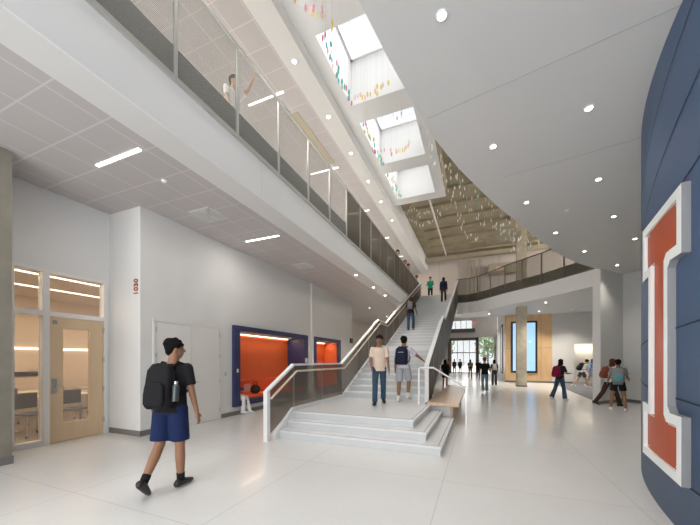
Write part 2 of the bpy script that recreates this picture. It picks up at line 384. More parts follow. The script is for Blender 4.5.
# ------------------------------------------------------------------ curved lobby slab on the right
EDGE = [(-1.15, -6), (-1.12, -2), (-1.08, 0.5), (-1.03, 1.6), (-0.98, 2.58), (-0.88, 3.20), (-0.76, 3.80), (-0.58, 4.62), (-0.28, 5.53), (0.05, 6.36), (0.35, 7.08), (0.92, 8.30), (1.60, 9.75), (2.10, 10.75), (2.60, 11.65), (3.10, 12.42), (3.73, 13.21), (4.50, 14.10), (5.30, 15.0)]
bm = bmesh.new(); prism(bm, EDGE + [(12, 15.0), (12, -6)], 4.75, 5.90)
struct('ceiling_lobby', bm, M['gyp'])
bm = bmesh.new()
for a, b in (((-0.61, 4.19), (1.70, 3.72)), ((0.42, 6.04), (2.30, 5.70))):
    d = Vector((b[0] - a[0], b[1] - a[1])).normalized(); n = Vector((-d.y, d.x)) * 0.004
    prism(bm, [(a[0] + n.x, a[1] + n.y), (a[0] - n.x, a[1] - n.y), (b[0] - n.x, b[1] - n.y), (b[0] + n.x, b[1] + n.y)], 4.747, 4.752)
struct('trim_5', bm, M['rail'])
# ------------------------------------------------------------------ bridge
BR = [(-1.30, 22.05), (-0.65, 22.05), (-0.03, 21.75), (0.70, 20.85), (1.43, 19.85), (2.21, 19.0), (2.97, 18.20), (3.71, 17.17), (4.48, 16.08), (5.30, 15.0)]
bm = bmesh.new(); prism(bm, BR + [(12, 15.0), (12, 24.4), (-1.3, 24.4)], CZ, 5.40); struct('floor_bridge', bm, M['fascia'])
bm = bmesh.new(); prism(bm, [(x + 0.05, y + 0.07) for x, y in BR] + [(12, 15.0), (12, 24.4), (-1.3, 24.4)], 5.40, FZ); struct('floor_bridge_edge', bm, M['slabedge'])
bm = bmesh.new(); prism(bm, [(x + 0.07, y + 0.10) for x, y in BR] + [(11.9, 15.1), (11.9, 24.3), (-1.2, 24.3)], FZ, FZ + 0.012); struct('floor_bridge_finish', bm, M['floor'])
struct('floor_upper_landing', B(-4.0, -1.30, 21.95, 26, 5.5, FZ), M['fascia'])
# beyond the bridge
struct('ceiling_far', B(-9, 12, 26.0, 39, 6.55, 6.75), M['slat'])
bm = bmesh.new(); box(bm, -9, 1.76, 24.4, 24.42, 5.5, 6.0); box(bm, -9, 12, 26.0, 26.2, 6.0, 6.55)
struct('trim_6', bm, M['gyp'])
bm = bmesh.new(); wall_with_holes(bm, 27.0, 27.2, -7.7, 12, 6.75, 10.1, [])
for v in bm.verts: v.co = Vector((v.co.y, v.co.x, v.co.z))
struct('wall_upper_back', bm, M['clad'])
bm = bmesh.new(); wall_with_holes(bm, 38.7, 39.0, -9.2, 2.0, 0, 6.6, [(-3.3, 1.70, 0, 4.15), (-3.1, -0.6, 5.2, 6.15)])
for v in bm.verts: v.co = Vector((v.co.y, v.co.x, v.co.z))
struct('wall_back', bm, M['offwhite'])
# ------------------------------------------------------------------ wood block, nook, right walls
struct('wall_wood', B(1.76, 4.60, 24.4, 24.6, 0, CZ), M['woodpanel'])
struct('wall_wood_side', B(1.76, 1.96, 24.6, 33.5, 0, 6.55), M['offwhite'])
struct('wall_dark_end', B(1.86, 2.25, 35.3, 38.7, 0, 4.3), M['frame_brown'])
bm = bmesh.new(); wall_with_holes(bm, 24.4, 24.6, 4.60, 12, 0, CZ, [(5.86, 8.6, 0, 2.62)])
for v in bm.verts: v.co = Vector((v.co.y, v.co.x, v.co.z))
box(bm, 5.7, 8.8, 25.5, 25.6, 0, 2.7); box(bm, 5.76, 5.86, 24.6, 25.5, 0, 2.7); box(bm, 8.6, 8.7, 24.6, 25.5, 0, 2.7); box(bm, 5.76, 8.7, 24.6, 25.5, 2.62, 2.7)
struct('wall_nook', bm, M['wall'])
bm = bmesh.new(); box(bm, 1.75, 4.6, 24.385, 24.4, 0, 0.12); box(bm, 4.6, 5.86, 24.385, 24.4, 0.012, 0.12)
struct('baseboard_back', bm, M['base'])
bm = bmesh.new(); prism(bm, [(3.97, 13.40), (5.00, 14.58), (4.82, 14.76), (3.80, 13.60)], 0, 4.75); struct('wall_right_fin', bm, M['wall'])
bm = bmesh.new(); prism(bm, [(5.00, 14.58), (7.6, 11.75), (7.75, 11.9), (5.02, 14.80)], 0, 4.75); struct('wall_right', bm, M['wall'])
bm = bmesh.new(); prism(bm, [(3.975, 13.385), (5.00, 14.56), (7.59, 11.74), (7.6, 11.75), (5.00, 14.58), (3.97, 13.40)], 0, 0.11)
prism(bm, [(3.79, 13.595), (3.965, 13.385), (3.975, 13.395), (3.80, 13.605)], 0, 0.11)
struct('baseboard_right', bm, M['base'])
bm = bmesh.new(); wall_with_holes(bm, 12, 12.2, -6, 40, 0, 10.1, [(16.5, 24.5, 7.0, 9.4)]); struct('wall_right_outer', bm, M['wall'])  # the opening is added to go with the upper fill lamp
f = bmesh.new()
for k in range(5): box(f, 12.02, 12.1, 16.5 + k * 1.985, 16.56 + k * 1.985, 7.0, 9.4)
w9 = struct('window_13', f, M['offwhite']); obj('window_pane', B(12.05, 12.06, 16.5, 24.5, 7.0, 9.4), M['glass'], w9)  # unseen window, made up around the upper fill lamp
# wood panel joints
struct('trim_7', B(1.755, 4.605, 24.392, 24.402, 2.36, 2.375), M['frame_brown'])
struct('trim_8', B(3.95, 3.96, 24.392, 24.402, 0.12, CZ), M['frame_brown'])
# ------------------------------------------------------------------ curved blue wall with grooves
BC, BRAD = (10.283, 2.716), 8.652
bm = bmesh.new(); pts = []
for i in range(97):
    a = R(122 + i * 1.0); pts.append((BC[0] + BRAD * math.cos(a), BC[1] + BRAD * math.sin(a)))
inn = [(BC[0] + (x - BC[0]) * 0.97, BC[1] + (y - BC[1]) * 0.97) for x, y in reversed(pts)]
lo = [[bm.verts.new((x, y, z)) for x, y in q] for z in (0, 4.75) for q in (pts, inn)]
n = len(pts)
for i in range(n - 1):
    bm.faces.new((lo[0][i], lo[0][i + 1], lo[2][i + 1], lo[2][i])).smooth = True
    bm.faces.new((lo[1][i], lo[1][i + 1], lo[3][i + 1], lo[3][i])).smooth = True
    bm.faces.new((lo[0][i], lo[0][i + 1], lo[1][n - 2 - i], lo[1][n - 1 - i]))
bm.faces.new((lo[0][0], lo[1][-1], lo[3][-1], lo[2][0])); bm.faces.new((lo[0][-1], lo[1][0], lo[3][0], lo[2][-1]))
struct('wall_blue', bm, M['blue'])
bm = bmesh.new()
def gpt(a, z, k=1.0006): return (BC[0] + BRAD * k * math.cos(R(a)), BC[1] + BRAD * k * math.sin(R(a)), z)
def groove(f, a0, a1, w=0.014):
    N = 40
    for i in range(N):
        a, b = a0 + (a1 - a0) * i / N, a0 + (a1 - a0) * (i + 1) / N
        bm.faces.new([bm.verts.new(gpt(a, f(a) - w / 2)), bm.verts.new(gpt(b, f(b) - w / 2)), bm.verts.new(gpt(b, f(b) + w / 2)), bm.verts.new(gpt(a, f(a) + w / 2))])
def lin(a0, z0, a1, z1): return lambda a: z0 + (z1 - z0) * (a - a0) / (a1 - a0)
groove(lin(167.5, 4.12, 175, 4.55), 160, 180); groove(lin(164.7, 3.32, 175.4, 3.88), 150, 184)
groove(lin(173.7, 3.13, 175.4, 3.19), 160, 190); groove(lin(166.8, 2.42, 175.4, 2.52), 150, 184) if False else None
groove(lin(164.4, 1.77, 175.4, 1.87), 140, 195); groove(lin(164.4, 1.24, 175.4, 1.18), 140, 195); groove(lambda a: 0.46, 172.5, 195)
struct('wall_blue_joints', bm, M['groove'])

# block letter on the curved wall
LO = Vector((1.9206, 5.0459)); LD = Vector((-0.1961, -0.9806)); LN = Vector((-0.9806, 0.1961))
def ipoly(g):
    a0, a1, s0, s1, z0, z1, h = 0.34 + g, 1.54 - g, 0.64 + g, 1.25 - g, 0.46 + g, 3.07 - g, 0.60 - 2 * g
    c = 0.06
    return [(a0, z0), (a1, z0), (a1, z0 + h), (s1 + c, z0 + h), (s1, z0 + h + c), (s1, z1 - h - c), (s1 + c, z1 - h), (a1, z1 - h), (a1, z1), (a0, z1), (a0, z1 - h), (s0, z1 - h), (s0, z0 + h), (a0, z0 + h)]
def lp(s, z, o):
    q = LO + LD * s - Vector(BC); q = Vector(BC) + q.normalized() * (BRAD + 0.06 + o); return (q.x, q.y, z)
lt = thing('block_letter_sign', 'large block letter I with white rim and orange face on the curved navy wall', 'sign', (*(LO + LD), 0.53))
def lchild(name, bm, m, **k):
    for v in bm.verts: v.co -= lt.location
    return obj(name, bm, m, lt, **k)
bm = bmesh.new(); P0 = ipoly(0.0); P1 = ipoly(0.095)
n = len(P0)
fo = [bm.verts.new(lp(s, z, 0.0)) for s, z in P0]; fi = [bm.verts.new(lp(s, z, 0.0)) for s, z in P1]; fb = [bm.verts.new(lp(s, z, -0.035)) for s, z in P1]
for i in range(n):
    j = (i + 1) % n; bm.faces.new((fo[i], fo[j], fi[j], fi[i])); bm.faces.new((fi[i], fi[j], fb[j], fb[i]))
lchild('rim', bm, M['letterwhite'])
bm = bmesh.new(); fo = [bm.verts.new(lp(s, z, 0.0)) for s, z in P0]; bk = [bm.verts.new(lp(s, z, -0.06)) for s, z in P0]
for i in range(n):
    j = (i + 1) % n; bm.faces.new((fo[i], fo[j], bk[j], bk[i]))
lchild('side_return', bm, M['lettergrey'])
bm = bmesh.new(); Q = ipoly(0.09)
def quad(*q): bm.faces.new([bm.verts.new(lp(s, z, -0.03)) for s, z in q])
a0, z0_, a1, z1_ = Q[0][0], Q[0][1], Q[1][0], Q[8][1]; s0_, s1_ = Q[11][0], Q[4][0]
for k in range(6):
    u0, u1 = a0 + (a1 - a0) * k / 6, a0 + (a1 - a0) * (k + 1) / 6
    quad((u0, z0_), (u1, z0_), (u1, Q[2][1]), (u0, Q[2][1])); quad((u0, Q[7][1]), (u1, Q[7][1]), (u1, z1_), (u0, z1_))
quad((s0_, Q[2][1]), (s1_, Q[2][1]), (s1_, Q[7][1]), (s0_, Q[7][1]))
bm.faces.new([bm.verts.new(lp(s, z, -0.03)) for s, z in (Q[4], (Q[4][0], Q[3][1]), Q[3])]); bm.faces.new([bm.verts.new(lp(s, z, -0.03)) for s, z in (Q[5], Q[6], (Q[5][0], Q[6][1]))])
o = lchild('orange_face', bm, M['orange'])
bm = bmesh.new(); A = ipoly(0.113); Bq = ipoly(0.122)
fo = [bm.verts.new(lp(s, z, -0.026)) for s, z in A]; fi = [bm.verts.new(lp(s, z, -0.026)) for s, z in Bq]
for i in range(n):
    j = (i + 1) % n; bm.faces.new((fo[i], fo[j], fi[j], fi[i]))
lchild('inner_outline', bm, M['letterwhite'])

# ------------------------------------------------------------------ classroom front: window and door
f = bmesh.new(); X0, X1 = -7.42, -7.27
for y0, y1, z0, z1 in ((2.62, 2.69, 0, 3.22), (3.06, 3.16, 0, 3.22), (4.05, 4.12, 0, 3.22), (2.62, 4.12, 3.15, 3.22), (2.62, 4.12, 2.36, 2.45), (2.62, 3.10, 0, 0.10)):
    e = 0.004 if y1 - y0 > 0.3 else 0.0
    box(f, X0 + e, X1 - e, y0 + e, y1 - e, z0, z1 - e)
wn = struct('window_10', f, M['offwhite'])
obj('window_pane', B(-7.37, -7.36, 2.69, 3.06, 0.10, 2.36), M['glasshaze'], wn)
obj('window_pane', B(-7.37, -7.36, 2.69, 3.06, 2.45, 3.15), M['glasshaze'], wn)
obj('window_pane', B(-7.37, -7.36, 3.16, 4.05, 2.45, 3.15), M['glasshaze'], wn)
f = bmesh.new(); wall_with_holes(f, -7.345, -7.295, 3.165, 4.045, 0.01, 2.35, [(3.37, 3.80, 0.36, 2.15)])
dr = struct('door_1', f, M['wood'])
obj('door_glass', B(-7.325, -7.315, 3.37, 3.80, 0.36, 2.15), M['glasshaze'], dr)
h = bmesh.new(); box(h, -7.295, -7.28, 3.20, 3.27, 0.93, 1.20); frustum(h, (-7.29, 3.235, 1.05), (-7.23, 3.235, 1.05), 0.011, 0.011); frustum(h, (-7.235, 3.225, 1.05), (-7.235, 3.36, 1.05), 0.011, 0.009)
obj('door_handle', h, M['steel'], dr, smooth=False)
for z in (0.25, 0.9, 1.5, 2.12): obj('hinge', B(-7.30, -7.262, 4.035, 4.06, z, z + 0.11), M['steel'], dr)
h = bmesh.new(); box(h, -7.295, -7.288, 3.21, 3.28, 2.22, 2.29); obj('door_tag', h, M['lettergrey'], dr)
# classroom behind
bm = bmesh.new(); box(bm, -11.7, -11.5, -1, 9.2, 0, 3.4); box(bm, -11.5, -7.5, 9.0, 9.2, 0, 3.4); box(bm, -11.5, -7.5, -1.2, -1, 0, 3.4); box(bm, -7.55, -7.5, 4.42, 9.0, 0, 3.4)
struct('wall_classroom', bm, M['room_wall'])
struct('ceiling_classroom', B(-11.7, -7.5, -1.2, 9.2, 3.3, 3.4), M['room_wall'])
struct('floor_classroom', B(-11.5, -7.5, -1, 9, 0, 0.012), M['room_floor'])
for x, lab in ((-8.25, 'long glowing strip light in classroom ceiling nearest the glass'), (-9.75, 'long glowing strip light in classroom ceiling farther from the glass')):
    o = thing('strip_light', lab, 'light', (x, 4, 3.3), 0, None)
    obj('diffuser', B(-0.035, 0.035, -3.5, 4.5, -0.02, 0.0), M['ledwarm'], o)
    l = area('strip_lamp', (x, 4, 3.25), (0, 0, 0), 0.1, 8, 85, (1, 0.84, 0.65)); l.parent = o; l.location = (0, 0, -0.04)
o = thing('wall_light', 'glowing horizontal light slot along classroom back wall', 'light', (-11.5, 4.5, 1.86))
obj('diffuser', B(0, 0.04, -2.5, 3.5, -0.02, 0.03), M['ledwarm'], o)
tag(obj('wall_plaque', B(-11.5, -11.46, 4.25, 4.72, 1.11, 1.23), M['black']), 'small black rectangular plaque on the classroom back wall', 'plaque')
def class_chair(x, y, rz, lab):
    t = thing('classroom_chair', lab, 'chair', (x, y, 0.012), rz, 'chairs in the classroom')
    b = bmesh.new(); box(b, -0.22, 0.22, -0.2, 0.22, 0.44, 0.47); obj('seat', b, M['chair'], t, bev=0.02)
    b = bmesh.new(); box(b, -0.21, 0.21, -0.23, -0.19, 0.55, 0.86); obj('backrest', b, M['chair'], t, bev=0.015)
    for sx in (-1, 1):
        b = bmesh.new(); tube(b, [(sx * 0.15, -0.1, 0.45), (sx * 0.2, -0.22, 0.52), (sx * 0.18, -0.22, 0.6)], 0.012); obj('back_frame', b, M['steel'], t)
    for sx in (-1, 1):
        for sy in (-1, 1):
            b = bmesh.new(); frustum(b, (sx * 0.16, sy * 0.14, 0.44), (sx * 0.23, sy * 0.22, 0.05), 0.012, 0.012, 8); lg = obj('leg', b, M['steel'], t)
            b = bmesh.new(); frustum(b, (sx * 0.23 - 0.012, sy * 0.22, 0.028), (sx * 0.23 + 0.012, sy * 0.22, 0.028), 0.028, 0.028, 12); obj('caster', b, M['black'], lg)
    return t
def class_table(x, y, rz, lab):
    t = thing('classroom_table', lab, 'table', (x, y, 0.012), rz, 'tables in the classroom')
    obj('tabletop', B(-0.35, 0.35, -0.75, 0.75, 0.71, 0.74), M['tabletop'], t, bev=0.005)
    for sy in (-1, 1):
        b = bmesh.new(); box(b, -0.03, 0.03, sy * 0.6 - 0.02, sy * 0.6 + 0.02, 0.06, 0.71); box(b, -0.28, 0.28, sy * 0.6 - 0.02, sy * 0.6 + 0.02, 0.03, 0.06); obj('leg', b, M['steel'], t)
cl = 0
for (x, y, l) in ((-9.0, 3.9, 'pale classroom table behind the left glass pane'), (-9.3, 5.6, 'pale classroom table seen through the door glass'), (-10.6, 4.0, 'pale classroom table in the back row, left'), (-10.7, 6.1, 'pale classroom table in the back row, right')):
    class_table(x, y, 0, l)
for (x, y, r, l) in ((-8.35, 3.35, -80, 'dark chair nearest the left glass pane of the classroom'), (-8.40, 4.05, -100, 'dark chair nearest the classroom glass, next to the door edge'), (-8.65, 5.15, -95, 'dark chair just behind the door glass, left'), (-8.65, 5.9, -85, 'dark chair just behind the door glass, right'),
                     (-9.95, 3.6, -90, 'dark chair in the middle of the classroom, left'), (-9.95, 4.5, -90, 'dark chair in the middle of the classroom behind the mullion'), (-10.05, 5.8, -90, 'dark chair in the middle row seen through door glass, left'), (-10.05, 6.6, -90, 'dark chair in the middle row seen through door glass, right')):
    class_chair(x, y, R(r), l)
# double service door on the main wall
f = bmesh.new(); box(f, LX, LX + 0.012, 4.50, 5.365, 0.01, 2.36); box(f, LX, LX + 0.012, 5.375, 6.24, 0.01, 2.36)
d2 = struct('door_2', f, M['offwhite'])
f = bmesh.new(); box(f, LX, LX + 0.02, 4.44, 4.49, 0, 2.42); box(f, LX, LX + 0.02, 6.25, 6.30, 0, 2.42); box(f, LX, LX + 0.018, 4.445, 6.295, 2.371, 2.419)
obj('door_frame', f, M['wall'], d2)
f = bmesh.new(); box(f, LX + 0.012, LX + 0.02, 5.44, 5.49, 0.98, 1.10); frustum(f, (LX + 0.01, 5.465, 1.02), (LX + 0.06, 5.465, 1.02), 0.009, 0.009); frustum(f, (LX + 0.06, 5.455, 1.02), (LX + 0.06, 5.58, 1.02), 0.009, 0.008)
obj('door_handle', f, M['steel'], d2)
for y in (4.485, 6.235):
    for z in (0.2, 0.95, 1.6, 2.15): obj('hinge', B(LX + 0.012, LX + 0.03, y, y + 0.02, z, z + 0.1), M['steel'], d2)
tag(obj('light_switch', B(LX, LX + 0.01, 6.44, 6.50, 1.12, 1.22), M['steel']), 'small light switch plate between double doors and lounge niche', 'switch')
# room number
nn = thing('room_number', 'rust red number 1030 reading upward on the white wall corner', 'sign', (-6.66, 4.18, 3.04))
text_obj('numerals', '1030', 0.17, M['red_num'], nn, (0.22, -0.006, 0.0), (R(90), R(-90), 0), 0.006)

# ------------------------------------------------------------------ lounge niches
def niche(y0, y1, lab, pos):
    t = thing('lounge_niche', lab, 'seating niche', (LX, y0, 0))
    def c(name, b, m, **k):
        for v in b.verts: v.co -= t.location
        return obj(name, b, m, t, **k)
    fr = bmesh.new(); xo, xi = LX + 0.10, LX
    box(fr, LX - 0.70, xo, y0, y0 + 0.22, 0.24, 2.52); box(fr, LX - 0.70, xo, y1 - (0.27 if pos == 0 else 0.2), y1, 0.24, 2.52)
    box(fr, LX - 0.70, xo, y0 + 0.2, y1 - 0.2, 2.37, 2.52); box(fr, LX - 0.70, xo, y0 + 0.2, y1 - 0.2, 0.24, 0.40)
    c('surround', fr, M['navy'])
    b = bmesh.new(); box(b, LX - 0.72, LX - 0.68, y0 + 0.2, y1 - 0.2, 0.4, 2.4); c('back_panel', b, M['nicheorange'])
    b = bmesh.new(); box(b, LX - 0.68, LX + 0.06, y0 + 0.22, y1 - 0.27, 0.40, 0.50); c('seat_cushion', b, M['cushion'], bev=0.02)
    b = bmesh.new(); box(b, LX - 0.68, LX - 0.52, y0 + 0.22, y1 - 0.27, 0.50, 0.92); c('back_cushion', b, M['cushion'], bev=0.03)
    b = bmesh.new(); box(b, LX - 0.66, LX - 0.60, y0 + 0.3, y1 - 0.35, 2.34, 2.37); c('cove_light', b, M['ledwarm'])
    l = area('cove_lamp', (0, 0, 0), (0, R(-25), 0), 0.08, y1 - y0 - 0.7, 11, (1, 0.72, 0.42)); l.parent = t; l.location = (-0.45, (y1 - y0) / 2, 2.33)
    return t, c
t, c = niche(6.71, 10.72, 'orange lounge niche with thick navy surround right of the double doors', 0)
b = bmesh.new(); box(b, LX + 0.10, LX + 0.112, 6.79, 6.85, 1.20, 1.30); c('outlet_plate', b, M['white'])
b = bmesh.new(); box(b, LX + 0.10, LX + 0.112, 10.49, 10.66, 1.45, 1.62); c('room_plate', b, M['offwhite'])
t, c = niche(11.21, 13.90, 'second navy framed orange niche beyond the white pilaster', 1)
b = bmesh.new(); box(b, LX - 0.68, LX - 0.02, 13.66, 13.70, 0.4, 2.37); c('side_panel', b, M['nicheorange'])
# exit sign beyond niches
t = thing('exit_sign', 'small black exit sign box on the far left wall corner', 'sign', (LX + 0.02, 15.35, 2.45))
obj('sign_box', B(0, 0.06, -0.12, 0.18, 0, 0.26), M['black'], t)
# ------------------------------------------------------------------ bottom steps, landing, flights
st = thing('staircase', 'wide white terrazzo staircase rising from splayed bottom steps to the upper floor', 'staircase', (-2.4, 8.4, 0))
def sc_(name, b, m, **k):
    for v in b.verts: v.co -= st.location
    return obj(name, b, m, st, **k)
SL, SR = -3.65, -1.30
TY = [5.17, 5.44, 5.70]; TX = [-0.56, -0.83, -1.10]
for i in range(3):
    z0, z1 = 0.15 * i, 0.15 * (i + 1)
    b = bmesh.new()
    if i < 2:
        yb = 7.9
        box(b, SL, TX[i], TY[i], yb, z0, z1 - 0.03, 1); box(b, SL, TX[i] + 0.025, TY[i] - 0.025, yb, z1 - 0.03, z1, 0)
    else:
        box(b, SL, TX[i], TY[i], 7.9, z0, z1 - 0.03, 1); box(b, SL, TX[i] + 0.025, TY[i] - 0.025, 7.9, z1 - 0.03, z1, 0)
        box(b, SL, SR + 0.05, 7.9, 8.42, 0, z1, 0)
    sc_('bottom_step', b, [M['step'], M['riser']])
    b = bmesh.new(); box(b, SL, TX[i] - 0.03, TY[i] + 0.03, TY[i] + 0.042, z1, z1 + 0.002); box(b, TX[i] - 0.042, TX[i] - 0.03, TY[i] + 0.03, 7.88, z1, z1 + 0.002)
    sc_('nosing_strip', b, M['nosing'])
def flight(y0, z0, n, rise, tread, name):
    b = bmesh.new()
    poly = []
    for k in range(n):
        y = y0 + tread * k; box(b, SL, SR, y, y + tread + 0.01, z0 + rise * k - 0.12, z0 + rise * (k + 1) - 0.035, 1)
        box(b, SL - 0.02, SR + 0.0, y - 0.03, y + tread + 0.01, z0 + rise * (k + 1) - 0.035, z0 + rise * (k + 1), 0)
    o = sc_('tread_run', b, [M['step'], M['riser']])
    b = bmesh.new(); L = tread * n
    prism_x(b, [(y0, z0 - 0.02), (y0 + L, z0 + rise * n - 0.05), (y0 + L, z0 + rise * n - 0.42), (y0, max(0.0, z0 - 0.40))], SL, SR)
    sc_('stair_soffit', b, M['gyp'])
flight(8.40, 0.45, 10, 0.165, 0.39, 'a')
flight(13.10, 2.10, 23, 0.167, 0.385, 'b')
b = bmesh.new(); box(b, SL, SR, 11.9, 13.13, 1.80, 2.10); sc_('landing', b, M['step'])
b = bmesh.new(); prism_x(b, [(5.02, 0.0), (5.02, 0.10), (5.68, 0.53), (8.5, 0.53), (8.5, 0)], SL - 0.07, SL); sc_('stringer', b, M['white'])
b = bmesh.new(); prism_x(b, [(8.4, 0.55), (8.4, 0.1), (12.0, 1.7), (13.1, 1.7), (21.95, 5.54), (21.95, 5.98), (13.06, 2.16), (11.9, 2.16)], SL - 0.07, SL); sc_('stringer', b, M['white'])

def zt(pts, y):
    for (a, za), (b_, zb) in zip(pts[:-1], pts[1:]):
        if a <= y <= b_: return za + (zb - za) * (y - a) / (b_ - a)
    return pts[-1][1] if y > pts[-1][0] else pts[0][1]
def stair_guard(x, side, top, bot, posts, lab, wood, hrng, mk='mesh'):
    g = thing('stair_guard', lab, 'railing', (x, top[0][0], 0), 0)
    def c(name, b, m, **k):
        for v in b.verts: v.co -= g.location
        return obj(name, b, m, g, **k)
    ys = sorted(set(posts))
    for a, bb in zip(ys[:-1], ys[1:]):
        yy = sorted({a + 0.02, bb - 0.02, *[p[0] for p in top + bot if a + 0.02 < p[0] < bb - 0.02]})
        b = bmesh.new()
        poly = [(y, zt(bot, y)) for y in yy] + [(y, zt(top, y) - 0.03) for y in reversed(yy)]
        b.faces.new([b.verts.new((x, y, z)) for y, z in poly]); bmesh.ops.triangulate(b, faces=b.faces)
        c('mesh_panel', b, M[mk])
    for y in ys:
        b = bmesh.new(); box(b, x - 0.012, x + 0.012, y - 0.02, y + 0.02, zt(bot, y), zt(top, y) - 0.02); c('post', b, M['railframe'])
    b = bmesh.new(); w = 0.045
    for (a, za), (bb, zb) in zip(top[:-1], top[1:]):
        prism_x(b, [(a - 0.01, za - 0.045), (bb + 0.01, zb - 0.045), (bb + 0.01, zb), (a - 0.01, za)], x - w, x + w)
    c('top_rail', b, M['white'])
    b = bmesh.new(); s = side
    hp = [(x + s * 0.10, y, zt(top, y) - 0.16) for y in sorted({hrng[0], hrng[1], *[p[0] for p in top if hrng[0] < p[0] < hrng[1]]})]
    tube(b, hp, 0.022, 8)
    hr = c('handrail', b, wood)
    for y in ys[::2]:
        if hrng[0] <= y <= hrng[1]:
            b = bmesh.new(); tube(b, [(x, y, zt(top, y) - 0.2), (x + s * 0.10, y, zt(top, y) - 0.17)], 0.008, 6); c('handrail_bracket', b, M['steel'])
    return g, c
TOPL = [(4.86, 0.98), (5.75, 1.47), (8.35, 1.47), (11.95, 3.18), (13.10, 3.18), (22.0, 6.98)]
BOTL = [(4.86, 0.07), (5.72, 0.50), (8.45, 0.50), (11.9, 2.13), (13.06, 2.13), (22.0, 5.96)]
PL = [4.9, 5.78, 7.1, 8.38, 9.6, 10.8, 11.95, 13.1, 14.4, 15.7, 17.0, 18.3, 19.6, 20.9, 22.0]
g, c = stair_guard(-3.72, 1, TOPL, BOTL, PL, 'long perforated stair guard with white cap on the left side of the stairs', M['railwood'], (4.86, 21.9))
b = bmesh.new(); box(b, -3.765, -3.675, 4.81, 4.90, 0, 0.96); c('end_post', b, M['white'])
TOPR = [(8.35, 1.42), (12.35, 3.25), (13.15, 3.25), (22.1, 6.98)]
BOTR = [(8.35, 0.42), (9.3, 0.45), (12.1, 1.55), (13.1, 1.60), (22.1, 5.40)]
PR = [8.4, 9.6, 10.9, 12.3, 13.15, 14.4, 15.7, 17.0, 18.3, 19.6, 20.9, 22.05]
g, c = stair_guard(-1.25, -1, TOPR, BOTR, PR, 'tall bronze mesh stair guard with white cap on the bench side of the stairs', M['white'], (8.4, 22), 'mesh_dense')
b = bmesh.new(); box(b, -1.30, -1.20, 8.30, 8.37, 0.45, 1.42); c('end_post', b, M['white'])
# side handrail for the bottom steps
t = thing('step_handrail', 'slender white handrail sloping down beside the bottom steps and bench', 'handrail', (-1.2, 7.9, 0.45))
def c(name, b, m):
    for v in b.verts: v.co -= t.location
    return obj(name, b, m, t)
b = bmesh.new(); tube(b, [(-1.34, 7.72, 1.36), (-1.0, 7.76, 1.36), (-0.30, 7.95, 0.90), (-0.27, 7.96, 0.90)], 0.02); c('rail', b, M['white'])
b = bmesh.new(); box(b, -1.37, -1.33, 7.70, 7.74, 0.45, 1.35); c('post', b, M['white'])
b = bmesh.new(); box(b, -0.28, -0.25, 7.95, 7.975, 0.0, 0.90); c('post', b, M['steel'])

# bench beside stair
t = thing('wooden_bench', 'long oak topped bench beside the right stair guard', 'bench', (-0.75, 10, 0))
def c(name, b, m, **k):
    for v in b.verts: v.co -= t.location
    return obj(name, b, m, t, **k)
b = bmesh.new(); prism(b, [(-1.16, 7.80), (-0.42, 7.80), (-0.42, 12.5), (-1.16, 14.0)], 0.42, 0.50); c('bench_top', b, M['benchwood'], bev=0.006)
b = bmesh.new(); prism(b, [(-1.16, 7.95), (-0.62, 7.95), (-0.62, 12.4), (-1.16, 13.8)], 0.0, 0.42); c('bench_base', b, M['riser'])
b = bmesh.new()
for k in range(30): box(b, -0.61, -0.575, 7.95 + k * 0.15, 8.03 + k * 0.15, 0.02, 0.42)
c('side_slats', b, M['wood'])

# ------------------------------------------------------------------ balcony guard (left) and bridge guard
g = thing('balcony_guard', 'long perforated guard along the edge of the left upper balcony', 'railing', (-3.84, 0, 5.40))
def c(name, b, m, **k):
    for v in b.verts: v.co -= g.location
    return obj(name, b, m, g, **k)
ys = [-1.2, -0.05, 1.1, 2.05, 3.0, 4.25, 5.40, 6.62, 7.75, 9.0, 10.2, 11.4, 12.6, 13.8, 15.0, 16.2, 17.4, 18.6, 19.8, 21.0, 22.0]
ys = [-1.25, 0.0, 1.25, 3.02, 4.2, 5.4, 6.62, 7.8, 9.0, 10.2, 11.4, 12.6, 13.8, 15.0, 16.2, 17.4, 18.6, 19.8, 21.0, 22.0]
for i, (a, bb) in enumerate(zip(ys[:-1], ys[1:])):
    b = bmesh.new(); b.faces.new([b.verts.new(q) for q in ((-3.84, a + 0.02, 5.42), (-3.84, bb - 0.02, 5.42), (-3.84, bb - 0.02, 6.95), (-3.84, a + 0.02, 6.95))])
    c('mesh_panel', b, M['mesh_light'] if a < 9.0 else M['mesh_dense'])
for i, y in enumerate(ys):
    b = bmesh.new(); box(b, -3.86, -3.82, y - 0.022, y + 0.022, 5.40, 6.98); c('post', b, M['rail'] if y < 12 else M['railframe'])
b = bmesh.new(); box(b, -3.865, -3.815, -1.3, 22.0, 6.94, 6.985); c('top_rail', b, M['rail'])
b = bmesh.new(); box(b, -3.87, -3.81, -1.3, 22.0, 5.36, 5.43); c('bottom_rail', b, M['rail'])

g = thing('bridge_guard', 'curved dark mesh guard along the bridge above the lobby', 'railing', (1.4, 19.9, 5.40))
for i, ((x0, y0), (x1, y1)) in enumerate(zip(BR[:-1], BR[1:])):
    b = bmesh.new(); b.faces.new([b.verts.new(q) for q in ((x0, y0, 5.38), (x1, y1, 5.38), (x1, y1, 6.96), (x0, y0, 6.96))]); c('mesh_panel', b, M['mesh_dark'])
for (x, y) in BR[:1] + BR[2:]:
    b = bmesh.new(); box(b, x - 0.03, x + 0.03, y - 0.03, y + 0.03, 5.38, 6.98); c('post', b, M['frame_brown'])
b = bmesh.new(); tube(b, [(x, y, 6.97) for x, y in BR], 0.03, 6); c('top_rail', b, M['frame_brown'])
b = bmesh.new(); tube(b, [(x, y, 5.42) for x, y in BR], 0.025, 6); c('bottom_rail', b, M['frame_brown'])

